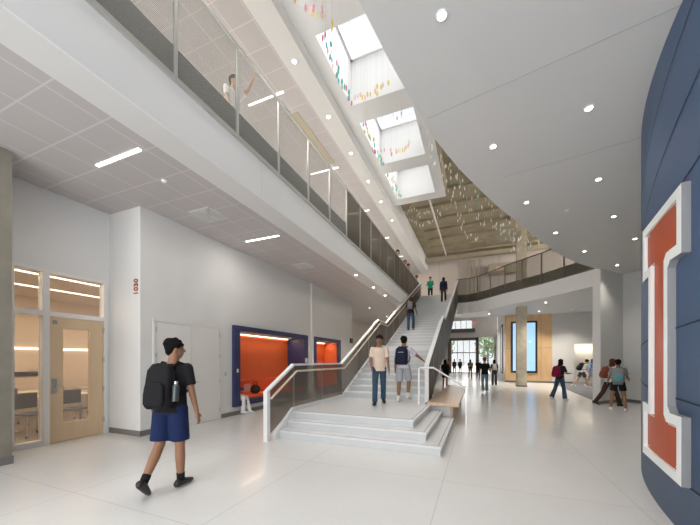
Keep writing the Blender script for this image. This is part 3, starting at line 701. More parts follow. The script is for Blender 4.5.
# ------------------------------------------------------------------ ceiling fixtures
def downlight(x, y, z, lab, grp, r=0.05, power=0, spot=True):
    t = thing('downlight', lab, 'light', (x, y, z), 0, grp)
    b = bmesh.new(); frustum(b, (0, 0, -0.012), (0, 0, 0.0), r + 0.012, r + 0.015, 20); obj('trim_ring', b, M['white'], t, smooth=False)
    b = bmesh.new(); frustum(b, (0, 0, -0.016), (0, 0, -0.011), r, r, 20); obj('lens', b, M['lamp'], t)
    if power:
        l = bpy.data.lights.new('lamp', 'SPOT'); l.energy = power; l.spot_size = R(110); l.spot_blend = 0.8; l.color = (1, 0.92, 0.80); l.shadow_soft_size = 0.06
        lo_ = bpy.data.objects.new('lamp', l); COL.objects.link(lo_); lo_.parent = t; lo_.location = (0, 0, -0.03)
LOB = [(-0.31, 2.98, 'round downlight in lobby ceiling nearest the skylights, top of view'), (1.30, 4.79, 'brightest round downlight in lobby ceiling near the navy wall'), (0.21, 5.10, 'round downlight near curved ceiling edge beside first seam'),
       (1.97, 6.74, 'round downlight in lobby ceiling beside the navy wall silhouette'), (0.91, 7.17, 'round downlight near curved edge past the second seam'), (2.79, 8.61, 'round downlight above and left of the letter top'),
       (1.80, 9.16, 'round downlight near curved edge above the bridge rail meeting point'), (3.82, 10.41, 'round downlight close to the letter left edge'), (2.89, 11.04, 'round downlight near curved edge above the fin wall'), (4.33, 13.08, 'round downlight washing the fin wall with a warm scallop')]
for i, (x, y, l) in enumerate(LOB): downlight(x, y, 4.75, l, 'lobby ceiling downlights', 0.038, 32 if i < 9 else 55)
for x, y, l in ((-4.12, 10.55, 'downlight in border under balcony, nearest the viewer'), (-4.12, 12.6, 'downlight in border under balcony, middle one'), (-4.12, 14.4, 'downlight in border under balcony, farthest one')): downlight(x, y, CZ - 0.012, l, 'downlights under the balcony', 0.05, 200)
for x, y, l in ((-6.0, 17.6, 'added fill downlight in the tiled ceiling beyond the niches, nearer one'), (-6.0, 21.5, 'added fill downlight in the tiled ceiling beyond the niches, farther one')): downlight(x, y, CZ, l, 'added fill downlights past the niches', 0.05, 500)  # both added to brighten the far end under the balcony
for i, y in enumerate((6.6, 8.5, 10.3, 12.2, 14.0, 16.1)):
    downlight(-4.22, y, 8.985, 'glowing downlight in upper corridor border, number counted from near end' if False else ['first', 'second', 'third', 'fourth', 'fifth', 'last'][i] + ' small downlight along upper corridor ceiling border from near end', 'upper corridor downlights', 0.05, 25)
for x, y, l in ((0.7, 22.8, 'small downlight under bridge soffit above distant walkers'), (3.4, 19.6, 'small downlight under bridge soffit right of the concrete column'), (5.2, 17.5, 'small downlight under bridge soffit near the fin wall'),
                (3.6, 22.9, 'added fill downlight under bridge soffit close to the oak wall'), (5.4, 22.9, 'added fill downlight under bridge soffit before the lit nook'), (7.2, 20.0, 'added fill downlight under bridge soffit behind the fin wall')):  # these last three are added to brighten the space below the bridge
    downlight(x, y, CZ, l, 'downlights under the bridge', 0.05, 400)
def linear(x0, x1, y, z, lab, power, grp):
    t = thing('linear_light', lab, 'light', ((x0 + x1) / 2, y, z), 0, grp)
    L = x1 - x0
    obj('diffuser', B(-L / 2, L / 2, -0.025, 0.025, -0.012, 0), M['led'], t)
    if power:
        l = area('lamp', (0, 0, 0), (0, 0, 0), L, 0.06, power, (1, 0.93, 0.85)); l.parent = t; l.location = (0, 0, -0.02)
for i, (y) in enumerate((3.05, 6.5)):
    linear(-5.65, -4.62, y, CZ, ['thin linear light in tiled ceiling in front of the white pilaster', 'thin linear light in tiled ceiling left of the first niche', 'thin linear light in tiled ceiling above first niche end', 'faint linear light in tiled ceiling above second niche', 'faint linear light in tiled ceiling past the niches', 'farthest linear light in the lower tiled ceiling'][i], 12, 'linear lights in lower tiled ceiling')
for i, y in enumerate((3.8, 7.25, 10.9, 14.6, 18.3, 22)):
    linear(-6.2, -5.0, y, 9.0, ['nearest', 'second', 'third', 'fourth', 'fifth', 'farthest'][i] + ' linear light across the upper corridor ceiling', 80, 'linear lights in upper corridor ceiling')
def vent(x, y, z, s, lab, grp, nm='ceiling_vent'):
    t = thing(nm, lab, 'vent', (x, y, z), 0, grp)
    b = bmesh.new(); box(b, -s, s, -s, s, -0.008, 0); obj('vent_frame', b, M['tile'] if False else M['gyp'], t)
    b = bmesh.new()
    for k in range(4):
        q = s * (0.85 - k * 0.22)
        for a in ((-q, q, -q, -q + 0.025), (-q, q, q - 0.025, q), (-q, -q + 0.025, -q, q), (q - 0.025, q, -q, q)): box(b, a[0], a[1], a[2], a[3], -0.014, -0.008)
    obj('vent_louvre', b, M['rail'], t)
vent(-5.35, 5.0, CZ, 0.28, 'square air diffuser in tiled ceiling beside the white wall, nearer one', 'air diffusers'); vent(-5.35, 8.9, CZ, 0.28, 'square air diffuser in tiled ceiling above the first niche', 'air diffusers')
t = thing('return_grille', 'long beige return grille in the upper corridor ceiling tiles', 'vent', (-5.2, 9.3, 8.998))
obj('grille_face', B(-0.2, 0.2, -1.3, 1.3, -0.01, 0), M['duct'], t)
b = bmesh.new(); frustum(b, (0, 0, -0.03), (0, 0, 0), 0.03, 0.045, 14)
o = obj('smoke_detector', b, M['white']); o.location = (-5.05, 3.75, CZ); tag(o, 'small white ceiling sensor behind the nearest linear light', 'sensor')
b = bmesh.new(); frustum(b, (0, 0, -0.02), (0, 0, 0), 0.03, 0.04, 14)
o = obj('sprinkler_head', b, M['white']); o.location = (1.75, 7.9, 4.75); tag(o, 'tiny white sprinkler cover in the lobby ceiling', 'sprinkler')
# wall plaques near the grey backpack
for i, (z, l, w) in enumerate(((1.72, 'upper small black room sign on the right wall', 0.62), (1.52, 'lower small black room sign on the right wall', 0.5))):
    t = thing('wall_sign', l, 'sign', (5.62, 13.905, z), R(-47.4))
    obj('sign_plate', B(-w / 2, w / 2, -0.02, 0.0, -0.05, 0.055), M['black'], t)

# ------------------------------------------------------------------ ducts and services at the back of the atrium
def duct(lab, x0, x1, y, z, h, d, nm='air_duct', m='duct'):
    b = bmesh.new(); box(b, x0, x1, y, y + d, z, z + h)
    for k in range(int((x1 - x0) / 1.2)): box(b, x0 + k * 1.2, x0 + k * 1.2 + 0.04, y - 0.02, y + d + 0.02, z - 0.02, z + h + 0.02)
    for x in (x0 + 0.3, x1 - 0.3): box(b, x - 0.01, x + 0.01, y + d / 2 - 0.01, y + d / 2 + 0.01, z + h, 10.1)
    return tag(obj(nm, b, M[m]), lab, 'duct')
duct('long rectangular duct crossing under exposed deck above the stair top', -3.9, 8, 25.4, 9.45, 0.28, 0.4)
duct('short pale duct segment hanging behind the glass pendants', 0.5, 2.3, 20.3, 8.65, 0.36, 0.5)
duct('pale duct box behind the red exit sign at upper level', 0.75, 3.0, 26.2, 8.2, 0.75, 0.7)
b = bmesh.new(); tube(b, [(-2.3, 15.4, 9.75), (-2.3, 25.3, 9.75)], 0.05, 8); tag(obj('conduit_pipe', b, M['offwhite']), 'thin pale pipe running below the exposed deck behind the skylights', 'pipe')
for i, x in enumerate((-0.7, -0.35, 0.05)):
    b = bmesh.new(); box(b, x, x + 0.14, 26.5, 26.62, 6.0, 9.5); tag(obj('steel_post', b, M['duct']), ['left', 'middle', 'right'][i] + ' olive vertical steel post at the upper back wall', 'post')
t = thing('exit_sign', 'red exit sign hanging at upper level behind the bridge', 'sign', (1.45, 24.6, 8.1))
obj('sign_box', B(-0.24, 0.24, -0.02, 0.02, -0.13, 0.13), M['offwhite'], t); text_obj('sign_text', 'EXIT', 0.22, M['exit'], t, (0, -0.026, 0), (R(90), 0, 0), 0.002)
obj('hanger', B(-0.01, 0.01, -0.01, 0.01, 0.13, 2.0), M['wire'], t)
t = thing('exit_sign', 'red exit sign hanging from ceiling in front of the entrance', 'sign', (-0.22, 24.0, 4.20))
obj('sign_box', B(-0.17, 0.17, -0.02, 0.02, -0.10, 0.10), M['offwhite'], t); text_obj('sign_text', 'EXIT', 0.15, M['exit'], t, (0, -0.026, 0), (R(90), 0, 0), 0.002)
obj('hanger', B(-0.01, 0.01, -0.01, 0.01, 0.10, 0.46), M['wire'], t)
# concrete column by the wood wall (supports the bridge) and upper column
struct('trim_9', B(2.10, 2.62, 20.5, 21.0, 0, CZ), M['concrete'])
struct('trim_10', B(2.10, 2.62, 20.5, 21.0, FZ, 10.1), M['concrete'])
struct('baseboard_column', B(2.08, 2.64, 20.48, 21.02, 0, 0.07), M['base'])

# display on the wood wall
t = thing('wall_display', 'tall black framed blue display behind the concrete column', 'display', (2.93, 24.38, 2.6))
b = bmesh.new(); wall_with_holes(b, -0.06, 0.0, -0.80, 0.80, -1.93, 1.62, [(-0.68, 0.68, -1.80, 1.50)])
for v in b.verts: v.co = Vector((v.co.y, v.co.x, v.co.z))
obj('frame', b, M['black'], t)
s_ = obj('screen', B(-0.68, 0.68, -0.04, -0.01, -1.80, 1.50), M['screen'], t)
b = bmesh.new(); box(b, 0.30, 0.42, -0.045, -0.04, 0.15, 0.27); box(b, 0.1, 0.25, -0.045, -0.04, 0.18, 0.22); obj('screen_mark', b, M['screenpale'], s_)
t = thing('wall_display', 'narrow black framed display on the white side wall beyond the oak corner', 'display', (1.76, 27.4, 2.4))
b = bmesh.new(); wall_with_holes(b, -0.05, 0.0, -1.1, 1.1, -1.9, 1.9, [(-0.98, 0.98, -1.78, 1.78)]); obj('frame', b, M['black'], t)
obj('screen', B(-0.03, 0.0, -0.98, 0.98, -1.78, 1.78), M['offwhite'], t)
# nook light
t = thing('cove_strip', 'warm strip glowing along the top of the far seating nook', 'light', (7.2, 25.2, 2.6))
obj('diffuser', B(-1.25, 1.25, -0.03, 0.03, -0.015, 0.0), M['ledwarm'], t)
l = area('lamp', (0, 0, 0), (0, 0, 0), 2.4, 0.1, 22, (1, 0.86, 0.66)); l.parent = t; l.location = (0, 0, -0.03)

# ------------------------------------------------------------------ entrance
f = bmesh.new(); Y0, Y1 = 38.55, 38.95
for q in ((-3.3, -2.95, 0, 4.15), (-0.20, 0.06, 0, 4.15), (-3.3, 0.06, 3.83, 4.15)): box(f, q[0], q[1], Y0, Y1, q[2], q[3])
d3 = struct('door_3', f, M['frame_brown'])
f = bmesh.new()
for x in (-2.95, -2.28, -1.62, -0.95, -0.26): box(f, x, x + 0.06, 38.68, 38.76, 0, 3.83)
for z in (2.35, 0.0): box(f, -2.95, -0.2, 38.68, 38.76, z, z + 0.12)
obj('door_frame', f, M['offwhite'], d3)
obj('door_glass', B(-2.95, -0.2, 38.71, 38.72, 0.1, 3.83), M['glass'], d3)
for x in (-1.72, -1.50): 
    f = bmesh.new(); box(f, x, x + 0.03, 38.62, 38.65, 0.8, 1.4); obj('door_handle', f, M['steel'], d3)
f = bmesh.new()
for x in (0.06, 0.72, 1.66): box(f, x, x + 0.05, 38.7, 38.78, 0, 4.15)
for z in (1.3, 3.1): box(f, 0.06, 1.7, 38.7, 38.78, z, z + 0.05)
w7 = struct('window_11', f, M['offwhite']); obj('window_pane', B(0.06, 1.7, 38.73, 38.74, 0, 4.15), M['glass'], w7)
f = bmesh.new()
for x in (-3.1, -2.5, -1.9, -1.3, -0.66): box(f, x, x + 0.06, 38.7, 38.78, 5.2, 6.15)
w8 = struct('window_12', f, M['offwhite']); obj('window_pane', B(-3.1, -0.6, 38.73, 38.74, 5.2, 6.15), M['glass'], w8)
struct('trim_11', B(-3.5, -0.3, 38.2, 38.7, 4.75, 5.18), M['frame_brown'])
for i, (x, y, h, r) in enumerate(((1.4, 52, 6, 2.0), (4.2, 58, 8, 2.6), (-6.0, 60, 6.5, 2.2))):
    t = thing('tree', ['leafy tree outside the entrance side window', 'taller leafy tree farther outside the entrance', 'leafy tree outside, left of the entrance doors'][i], 'tree', (x, y, -0.03))
    b = bmesh.new(); frustum(b, (0, 0, 0), (0, 0, h * 0.6), 0.16, 0.1, 8); obj('trunk', b, M['bark'], t)
    b = bmesh.new()
    for k in range(240):
        a = random.uniform(0, 2 * PI); q = r * random.random() ** 0.4; e = random.uniform(-1, 1)
        c0 = Vector((q * math.cos(a) * math.sqrt(1 - e * e), q * math.sin(a) * math.sqrt(1 - e * e), h * 0.62 + e * q)); s = random.uniform(0.15, 0.35)
        m3 = Euler((random.uniform(0, 3), random.uniform(0, 3), random.uniform(0, 3))).to_matrix()
        b.faces.new([b.verts.new(c0 + m3 @ Vector(p)) for p in ((-s, -s * .6, 0), (s, -s * .5, 0), (s * .8, s * .6, 0), (-s * .7, s * .6, 0))])
    obj('foliage', b, M['leaf'], t)

# ------------------------------------------------------------------ hanging glass pendants
CUR = {
'A': [(-1.35, 11.43, 9.2), (-1.21, 12.43, 8.8), (-1.04, 13.5, 8.4), (-0.86, 14.56, 8.0), (-0.53, 15.89, 7.7), (0.09, 16.81, 7.5)],
'B': [(-1.26, 11.86, 9.3), (-0.84, 12.87, 8.8), (-0.47, 13.99, 8.4), (-0.08, 14.99, 8.0), (0.6, 15.87, 7.7)],
'C': [(-1.01, 12.73, 9.0), (-0.39, 13.91, 8.6), (0.33, 15.1, 8.2), (1.16, 16.12, 7.8), (1.67, 17.04, 7.4), (1.63, 18.08, 7.0)],
'D': [(0.82, 15.26, 8.0), (1.44, 16.97, 7.8), (2.26, 17.6, 7.4), (2.9, 17.3, 7.1)],
'E': [(-3.72, 16.71, 9.6), (-3.47, 17.65, 9.4), (-2.88, 18.17, 9.4), (-2.15, 17.65, 9.4), (-1.54, 16.78, 9.6)],
'F': [(-3.37, 16.59, 9.7), (-2.98, 17.39, 9.6), (-2.3, 17.17, 9.6)],
'G': [(-3.03, 5.98, 8.6), (-3.11, 6.39, 8.6), (-3.15, 6.85, 8.6), (-3.19, 7.38, 8.6), (-3.21, 7.91, 8.6)],
'H': [(-3.27, 8.06, 8.9), (-2.94, 8.16, 8.9), (-2.59, 8.13, 8.9), (-2.2, 7.96, 8.9)],
'I': [(-3.12, 8.65, 8.6), (-3.17, 9.44, 8.6), (-3.19, 10.27, 8.6), (-3.19, 10.87, 8.6)],
'J': [(-3.04, 10.48, 8.9), (-2.76, 10.77, 8.9), (-2.39, 10.75, 8.9), (-2.04, 10.36, 8.9)],
'K': [(-3.13, 11.49, 8.6), (-3.16, 12.36, 8.6), (-3.06, 13.15, 8.6)],
'L': [(-3.22, 5.24, 8.6), (-3.04, 5.39, 8.6), (-2.92, 5.59, 8.6), (-2.87, 5.81, 8.6)],
'M': [(-2.3, 8.99, 8.9), (-2.05, 9.34, 8.9), (-1.61, 10.15, 8.9), (-1.49, 11.12, 8.9), (-1.52, 12.49, 8.9)]}
protos = {}
def pendant_mesh(col, top):
    key = (col, round(top, 2))
    if key in protos: return protos[key]
    b = bmesh.new()
    vs = [(0, 0, 0.085), (0.026, 0.003, 0.04), (0.03, -0.003, -0.03), (0.0, 0.002, -0.085), (-0.03, -0.003, -0.03), (-0.026, 0.003, 0.04)]
    fr = [b.verts.new((x, y - 0.006, z)) for x, y, z in vs]; bk = [b.verts.new((x, y + 0.006, z)) for x, y, z in vs]
    b.faces.new(fr); b.faces.new(list(reversed(bk)))
    for i in range(6): b.faces.new((fr[i], bk[i], bk[(i + 1) % 6], fr[(i + 1) % 6]))
    frustum(b, (0, 0, 0.08), (0, 0, key[1]), 0.0012, 0.0012, 3, mi=1)
    bmesh.ops.recalc_face_normals(b, faces=b.faces)
    me = bpy.data.meshes.new('glass_pendant'); b.to_mesh(me); b.free(); me.materials.append(M['g_' + col]); me.materials.append(M['wire'])
    protos[key] = me; return me
SPEC = {'A': (34, .16, ['clear'], 'a'), 'B': (30, .2, ['clear'], 'a'), 'C': (46, .34, ['clear', 'clear', 'teal'], 'a'), 'D': (34, .4, ['clear'], 'a'), 'E': (28, .18, ['clear'], 'b'), 'F': (16, .15, ['clear'], 'b'),
        'G': (26, .09, ['teal', 'teal', 'blue', 'pink'], 'c'), 'H': (14, .07, ['peach', 'yellow'], 'd'), 'I': (22, .08, ['teal', 'blue', 'yellow', 'pink'], 'e'), 'J': (13, .10, ['peach', 'yellow', 'pink'], 'e'), 'K': (18, .12, ['clear', 'teal', 'peach'], 'f'), 'L': (12, .16, ['yellow', 'peach', 'pink'], 'g'), 'M': (14, .14, ['clear'], 'h')}
LAB = {'a': ('frosted glass leaf hanging in the sweeping cloud beside the curved ceiling edge', 'glass leaves beside the curved edge'), 'b': ('small glass leaf hanging in rings just behind the skylight box', 'glass leaves behind skylight box'),
       'c': ('teal, blue or pink glass leaf along left side of the nearest full skylight', 'coloured leaves under nearest skylight'), 'd': ('yellow or peach glass leaf curving under far side of the nearest full skylight', 'warm leaves under nearest skylight'),
       'e': ('coloured glass leaf hanging under the middle skylight', 'leaves under the middle skylight'), 'f': ('pale glass leaf hanging under the farthest skylight', 'leaves under the farthest skylight'), 'g': ('yellow or pink glass leaf hanging between the two nearest skylights', 'leaves between nearest skylights'), 'h': ('clear glass leaf hanging on the lobby side of the skylight row', 'clear leaves beside the skylights')}
WORD = dict(clear='frosted clear', teal='teal', blue='blue', pink='pink', yellow='yellow', peach='peach')
LEAF = {'A': '%s glass leaf in the long outer strand behind the skylight box corner', 'B': '%s glass leaf in the inner strand between outer strand and ceiling edge', 'C': '%s glass leaf in the dense drift following the curved ceiling edge', 'D': '%s glass leaf in the low cluster in front of the bridge guard',
        'E': '%s small glass leaf in the wide ring behind the skylight box', 'F': '%s small glass leaf in the inner ring behind the skylight box', 'G': '%s glass leaf along left side of the nearest full skylight', 'H': '%s glass leaf curving under far side of the nearest full skylight',
        'I': '%s glass leaf along left side of the middle skylight', 'J': '%s glass leaf curving under far side of the middle skylight', 'K': '%s glass leaf hanging under the farthest skylight', 'L': '%s glass leaf hanging between the two nearest skylights', 'M': '%s glass leaf on the lobby side of the skylight row'}
for k, pts in CUR.items():
    n, jit, cols, lk = SPEC[k]
    for i in range(n):
        u = (i + random.random() * 0.6) / n * (len(pts) - 1); a = int(min(u, len(pts) - 2)); f_ = u - a
        p = Vector(pts[a]).lerp(Vector(pts[a + 1]), f_)
        p += Vector((random.uniform(-jit, jit), random.uniform(-jit, jit), random.uniform(-jit, jit) * 0.7))
        top = (9.3 if (p.y < 15.3 and p.x < -1.40) else 10.1) - p.z
        if HX[0] < p.x < HX[1] and any(a_ < p.y < b_ for a_, b_ in SKY_Y): top = 10.722 - p.z
        cc = random.choice(cols); o = bpy.data.objects.new('glass_pendant', pendant_mesh(cc, max(0.12, top)))
        COL.objects.link(o); o.location = p; o.rotation_euler = (0, 0, random.uniform(0, PI))
        tag(o, LEAF[k] % WORD[cc], 'glass pendant', LAB[lk][1])

# ------------------------------------------------------------------ people
def remesh(name, bm, m, voxel, parent, smooth_it=4):
    me = bpy.data.meshes.new(name); bm.to_mesh(me); bm.free()
    t = bpy.data.objects.new('tmp', me); COL.objects.link(t)
    r = t.modifiers.new('r', 'REMESH'); r.mode = 'VOXEL'; r.voxel_size = voxel
    if smooth_it:
        s = t.modifiers.new('s', 'SMOOTH'); s.iterations = smooth_it; s.factor = 0.5
    dg = bpy.context.evaluated_depsgraph_get()
    nm = bpy.data.meshes.new_from_object(t.evaluated_get(dg)); bpy.data.objects.remove(t)
    for p in nm.polygons: p.use_smooth = True
    nm.materials.clear(); nm.materials.append(m)
    nm.name = name
    o = bpy.data.objects.new(name, nm); COL.objects.link(o)
    if parent: o.parent = parent
    return o
def loft(bm, rings, seg=20):
    """rings: (centre, rx, ry, u axis, v axis)"""
    prev = None; first = None
    for c, rx, ry, u, v in rings:
        cur = [bm.verts.new(c + u * (rx * math.cos(2 * PI * i / seg)) + v * (ry * math.sin(2 * PI * i / seg))) for i in range(seg)]
        if prev:
            for i in range(seg): bm.faces.new((prev[i], prev[(i + 1) % seg], cur[(i + 1) % seg], cur[i]))
        else: first = cur
        prev = cur
    bm.faces.new(list(reversed(first))); bm.faces.new(prev)
HIP, KN, AN = 0.42, 0.42, 0.08
def person(label, loc, face, h, look, pose, vox=0.012):
    """face: heading in degrees, 0 = +Y, positive to the left."""
    S = h / 1.75
    L = pose.get('lean', 3); U = Vector((0, math.sin(R(L)), math.cos(R(L)))); Fw = Vector((0, math.cos(R(L)), -math.sin(R(L)))); Xr = Vector((1, 0, 0))
    wide = look.get('wide', 1.0)
    def sp(t, y=0.0, x=0.0): return U * t + Fw * y + Xr * x
    legs = {}
    for sd, k in ((-1, 'L'), (1, 'R')):
        a, b = pose.get('leg' + k, (0, 0)); sprd = pose.get('spread', 2)
        hp = Vector((sd * 0.088 * wide, 0, -0.02)); dt = Vector((sd * math.sin(R(sprd)), math.sin(R(a)), -math.cos(R(a)))).normalized()
        kn = hp + dt * HIP; ds = Vector((sd * math.sin(R(sprd)) * 0.5, math.sin(R(a - b)), -math.cos(R(a - b)))).normalized(); an = kn + ds * KN
        pitch = pose.get('foot' + k, 0)
        fd = Vector((sd * 0.12, math.cos(R(pitch)), -math.sin(R(pitch)))).normalized(); fu = Vector((0, math.sin(R(pitch)), math.cos(R(pitch))))
        legs[k] = (hp, kn, an, fd, fu)
    zmin = min(min((l[2] - l[4] * AN - l[3] * 0.06).z, (l[2] - l[4] * AN + l[3] * 0.18).z) for l in legs.values())
    off = Vector((0, 0, -zmin))
    arms = {}
    for sd, k in ((-1, 'L'), (1, 'R')):
        a, ab, e, inn = pose.get('arm' + k, (0, 8, 12, 0))
        sh = sp(0.445, 0, sd * 0.165 * wide)
        du = Vector((sd * math.sin(R(ab)), math.sin(R(a)) * math.cos(R(ab)), -math.cos(R(a)) * math.cos(R(ab)))).normalized(); el = sh + du * 0.28
        df = Vector((sd * math.sin(R(ab)) * 0.6 - sd * math.sin(R(inn)), math.sin(R(a + e)) , -math.cos(R(a + e)))).normalized(); wr = el + df * 0.245
        arms[k] = (sh, el, wr, df, sd)
    root = thing('person', label, 'person', loc, R(face)); root.scale = (S, S, S)
    # body
    b = bmesh.new()
    T = [(-0.10, .10, .085), (-0.04, .155, .11), (0.03, .160, .112), (0.12, .138, .10), (0.20, .132, .095), (0.30, .152, .108), (0.38, .165, .11), (0.45, .155, .092), (0.50, .085, .065)]
    loft(b, [(sp(t) + off, rx * wide, ry, Xr, Fw) for t, rx, ry in T])
    capsule(b, sp(0.47) + off, sp(0.60, 0.015) + off, 0.064, 0.058)
    yaw = R(pose.get('yaw', 0)); nod = R(pose.get('nod', 0))
    HR = Matrix.Rotation(yaw, 3, 'Z') @ Matrix.Rotation(-nod, 3, 'X')
    hc = sp(0.672, 0.03) + off
    def hp_(x, y, z): return hc + HR @ Vector((x, y, z))
    ball(b, hp_(0, -0.012, 0.02), (0.079, 0.096, 0.095), HR, 16, 12)
    ball(b, hp_(0, 0.022, -0.035), (0.062, 0.066, 0.076), HR, 14, 10)
    ball(b, hp_(0, 0.045, -0.082), (0.028, 0.028, 0.024), HR)
    capsule(b, hp_(0, 0.078, 0.018), hp_(0, 0.098, -0.018), 0.009, 0.015, 8)
    ball(b, hp_(0, 0.079, -0.048), (0.024, 0.012, 0.009), HR)
    for s_ in (-1, 1): ball(b, hp_(s_ * 0.077, -0.005, -0.005), (0.012, 0.02, 0.031), HR)
    for k in 'LR':
        hp, kn, an, fd, fu = legs[k]
        capsule(b, hp + off, kn + off, 0.082 * wide, 0.056); capsule(b, kn + off, kn.lerp(an, 0.35) + off, 0.053, 0.056); capsule(b, kn.lerp(an, 0.35) + off, an + off, 0.056, 0.036)
        heel = an - fu * 0.045 - fd * 0.04; toe = an - fu * 0.055 + fd * 0.15
        capsule(b, heel + off, toe + off, 0.032, 0.024)
        sh, el, wr, df, sd = arms[k]
        capsule(b, sh + off, el + off, 0.050, 0.038); capsule(b, el + off, wr + off, 0.038, 0.026)
        wd = Vector((0, 1, 0)); wd = (wd - df * wd.dot(df)).normalized(); nn_ = df.cross(wd)
        fr_ = max(0.008, vox * 0.75)
        for q in (-0.024, -0.008, 0.008, 0.024):
            capsule(b, wr + off, wr + df * 0.085 + wd * q + off, 0.020, 0.013, 8)
            ln = 0.078 - abs(q - 0.004) * 0.7
            m_ = wr + df * (0.085 + ln * 0.5) + wd * q * 1.15; inn_dir = -nn_ * sd if nn_.x * sd > 0 else nn_ * sd
            cur = Vector((-sd, 0, 0)); cur = (cur - df * cur.dot(df)).normalized()
            e_ = m_ + (df * 0.85 + cur * 0.6).normalized() * ln * 0.5
            capsule(b, wr + df * 0.085 + wd * q + off, m_ + off, fr_ * 1.1, fr_, 8); capsule(b, m_ + off, e_ + off, fr_, fr_ * 0.85, 8)
        tb = wr + df * 0.03 + wd * 0.025; t1 = tb + (df * 0.6 + wd * 0.7).normalized() * 0.04; t2 = t1 + (df * 0.95 + wd * 0.15).normalized() * 0.032
        capsule(b, tb + off, t1 + off, 0.013, fr_ * 1.2, 8); capsule(b, t1 + off, t2 + off, fr_ * 1.2, fr_, 8)
    body = remesh('body', b, look['skin'], vox, root, 3)
    if look.get('face'):
        for s_ in (-1, 1):
            b = bmesh.new(); ball(b, hp_(s_ * 0.029, 0.074, 0.012), (0.010, 0.006, 0.006), HR, 8, 6); obj('eye', b, M['eye'], root, smooth=True)
            b = bmesh.new(); ball(b, hp_(s_ * 0.030, 0.078, 0.031), (0.017, 0.006, 0.004), HR, 8, 6); obj('eyebrow', b, M['hair'], root, smooth=True)
    # shirt
    vc = max(0.012, vox)
    b = bmesh.new(); g = 0.020; hem = look.get('hem', -0.06)
    TS = [(hem, .166, .124), (0.04, .164, .122), (0.12, .155, .114), (0.20, .150, .110), (0.30, .160, .118), (0.38, .172, .120), (0.45, .160, .104), (0.495, .092, .078)]
    loft(b, [(sp(t) + off, rx * wide + 0.008, ry + 0.006, Xr, Fw) for t, rx, ry in TS])
    for k in 'LR':
        sh, el, wr, df, sd = arms[k]
        if look.get('sleeve', 'short') == 'short': 
            e = sh.lerp(el, 0.72); frustum(b, sh - (el - sh) * 0.05 + off, e + off, 0.066, 0.062, 16); ball(b, sh + off, 0.066)
        elif look['sleeve'] == 'long': frustum(b, sh + off, el + off, 0.066, 0.052, 16); ball(b, sh + off, 0.066); ball(b, el + off, 0.052); frustum(b, el + off, wr + off, 0.052, 0.038, 16)
    remesh('shirt', b, look['top'], vc, root, 2)
    # bottoms
    b = bmesh.new(); w0 = 0.02
    TB = [(-0.10, .12, .10), (-0.04, .170, .126), (0.03, .172, .126), (0.09, .158, .116)]
    loft(b, [(sp(t) * 1.0 + off, rx * wide, ry, Xr, Fw) for t, rx, ry in TB])
    fr = look.get('leg_cover', 1.0); fl = look.get('flare', 0.066)
    for k in 'LR':
        hp, kn, an, fd, fu = legs[k]
        if fr <= 0.5:
            e = hp.lerp(kn, fr * 2); frustum(b, hp + Vector((0, 0, 0.02)) + off, e + off, 0.094 * wide, 0.098 * wide, 18)
        else:
            frustum(b, hp + off, kn + off, 0.096 * wide, 0.070, 18); ball(b, kn + off, 0.070); frustum(b, kn + off, kn.lerp(an, (fr - .5) * 2 * 1.02) + off, 0.069, fl, 18)
        ball(b, hp + off, 0.093 * wide)
    remesh('shorts' if fr <= 0.5 else 'trousers', b, look['bottom'], vc, root, 2)
    for k in 'LR':
        hp, kn, an, fd, fu = legs[k]; b = bmesh.new(); su = fd.cross(fu).normalized()
        loft(b, [((an - fu * 0.035 - fd * 0.085) + off, 0.026, 0.03, su, fu), ((an - fu * 0.030 - fd * 0.05) + off, 0.040, 0.048, su, fu), ((an - fu * 0.028 + fd * 0.02) + off, 0.042, 0.050, su, fu), ((an - fu * 0.045 + fd * 0.10) + off, 0.047, 0.034, su, fu), ((an - fu * 0.055 + fd * 0.165) + off, 0.040, 0.024, su, fu), ((an - fu * 0.06 + fd * 0.195) + off, 0.02, 0.016, su, fu)])
        obj('shoe', b, look['shoe'], root, smooth=True)
        if look.get('sock'):
            b = bmesh.new(); frustum(b, an + off, an.lerp(kn, 0.2) + off, 0.043, 0.046, 14); obj('sock', b, look['sock'], root, smooth=True)
    # hair
    b = bmesh.new(); hs = look.get('hair', 'short')
    ball(b, hp_(0, -0.022, 0.038), (0.090, 0.100, 0.092), HR, 16, 12)
    if hs == 'short':
        for i in range(26):
            a = random.uniform(0, 2 * PI); e = random.uniform(0.15, 1.2)
            ball(b, hp_(0.078 * math.cos(a) * math.cos(e), -0.02 + 0.092 * math.sin(a) * math.cos(e), 0.04 + 0.084 * math.sin(e)), random.uniform(0.020, 0.034))
    ball(b, hp_(0, -0.055, -0.02), (0.070, 0.055, 0.06), HR)
    if hs == 'long':
        ball(b, hp_(0, -0.072, -0.09), (0.082, 0.045, 0.11), HR); ball(b, hp_(0, -0.085, -0.20), (0.085, 0.035, 0.11), HR)
        for s_ in (-1, 1): ball(b, hp_(s_ * 0.072, -0.01, -0.06), (0.018, 0.045, 0.09), HR)
    if hs == 'bun': ball(b, hp_(0, -0.08, 0.09), 0.045)
    remesh('hair', b, look.get('haircol', M['hair']), 0.011, root, 1)
    if look.get('cap'):
        b = bmesh.new(); ball(b, hp_(0, -0.012, 0.062), (0.090, 0.104, 0.072), HR, 18, 10)
        m4 = HR
        loft(b, [(hp_(0, 0.06, 0.045), 0.075, 0.010, HR @ Vector((1, 0, 0)), HR @ Vector((0, 0, 1))), (hp_(0, 0.13, 0.036), 0.062, 0.007, HR @ Vector((1, 0, 0)), HR @ Vector((0, 0, 1))), (hp_(0, 0.165, 0.028), 0.03, 0.004, HR @ Vector((1, 0, 0)), HR @ Vector((0, 0, 1)))])
        obj('cap', b, look['cap'], root, smooth=True)
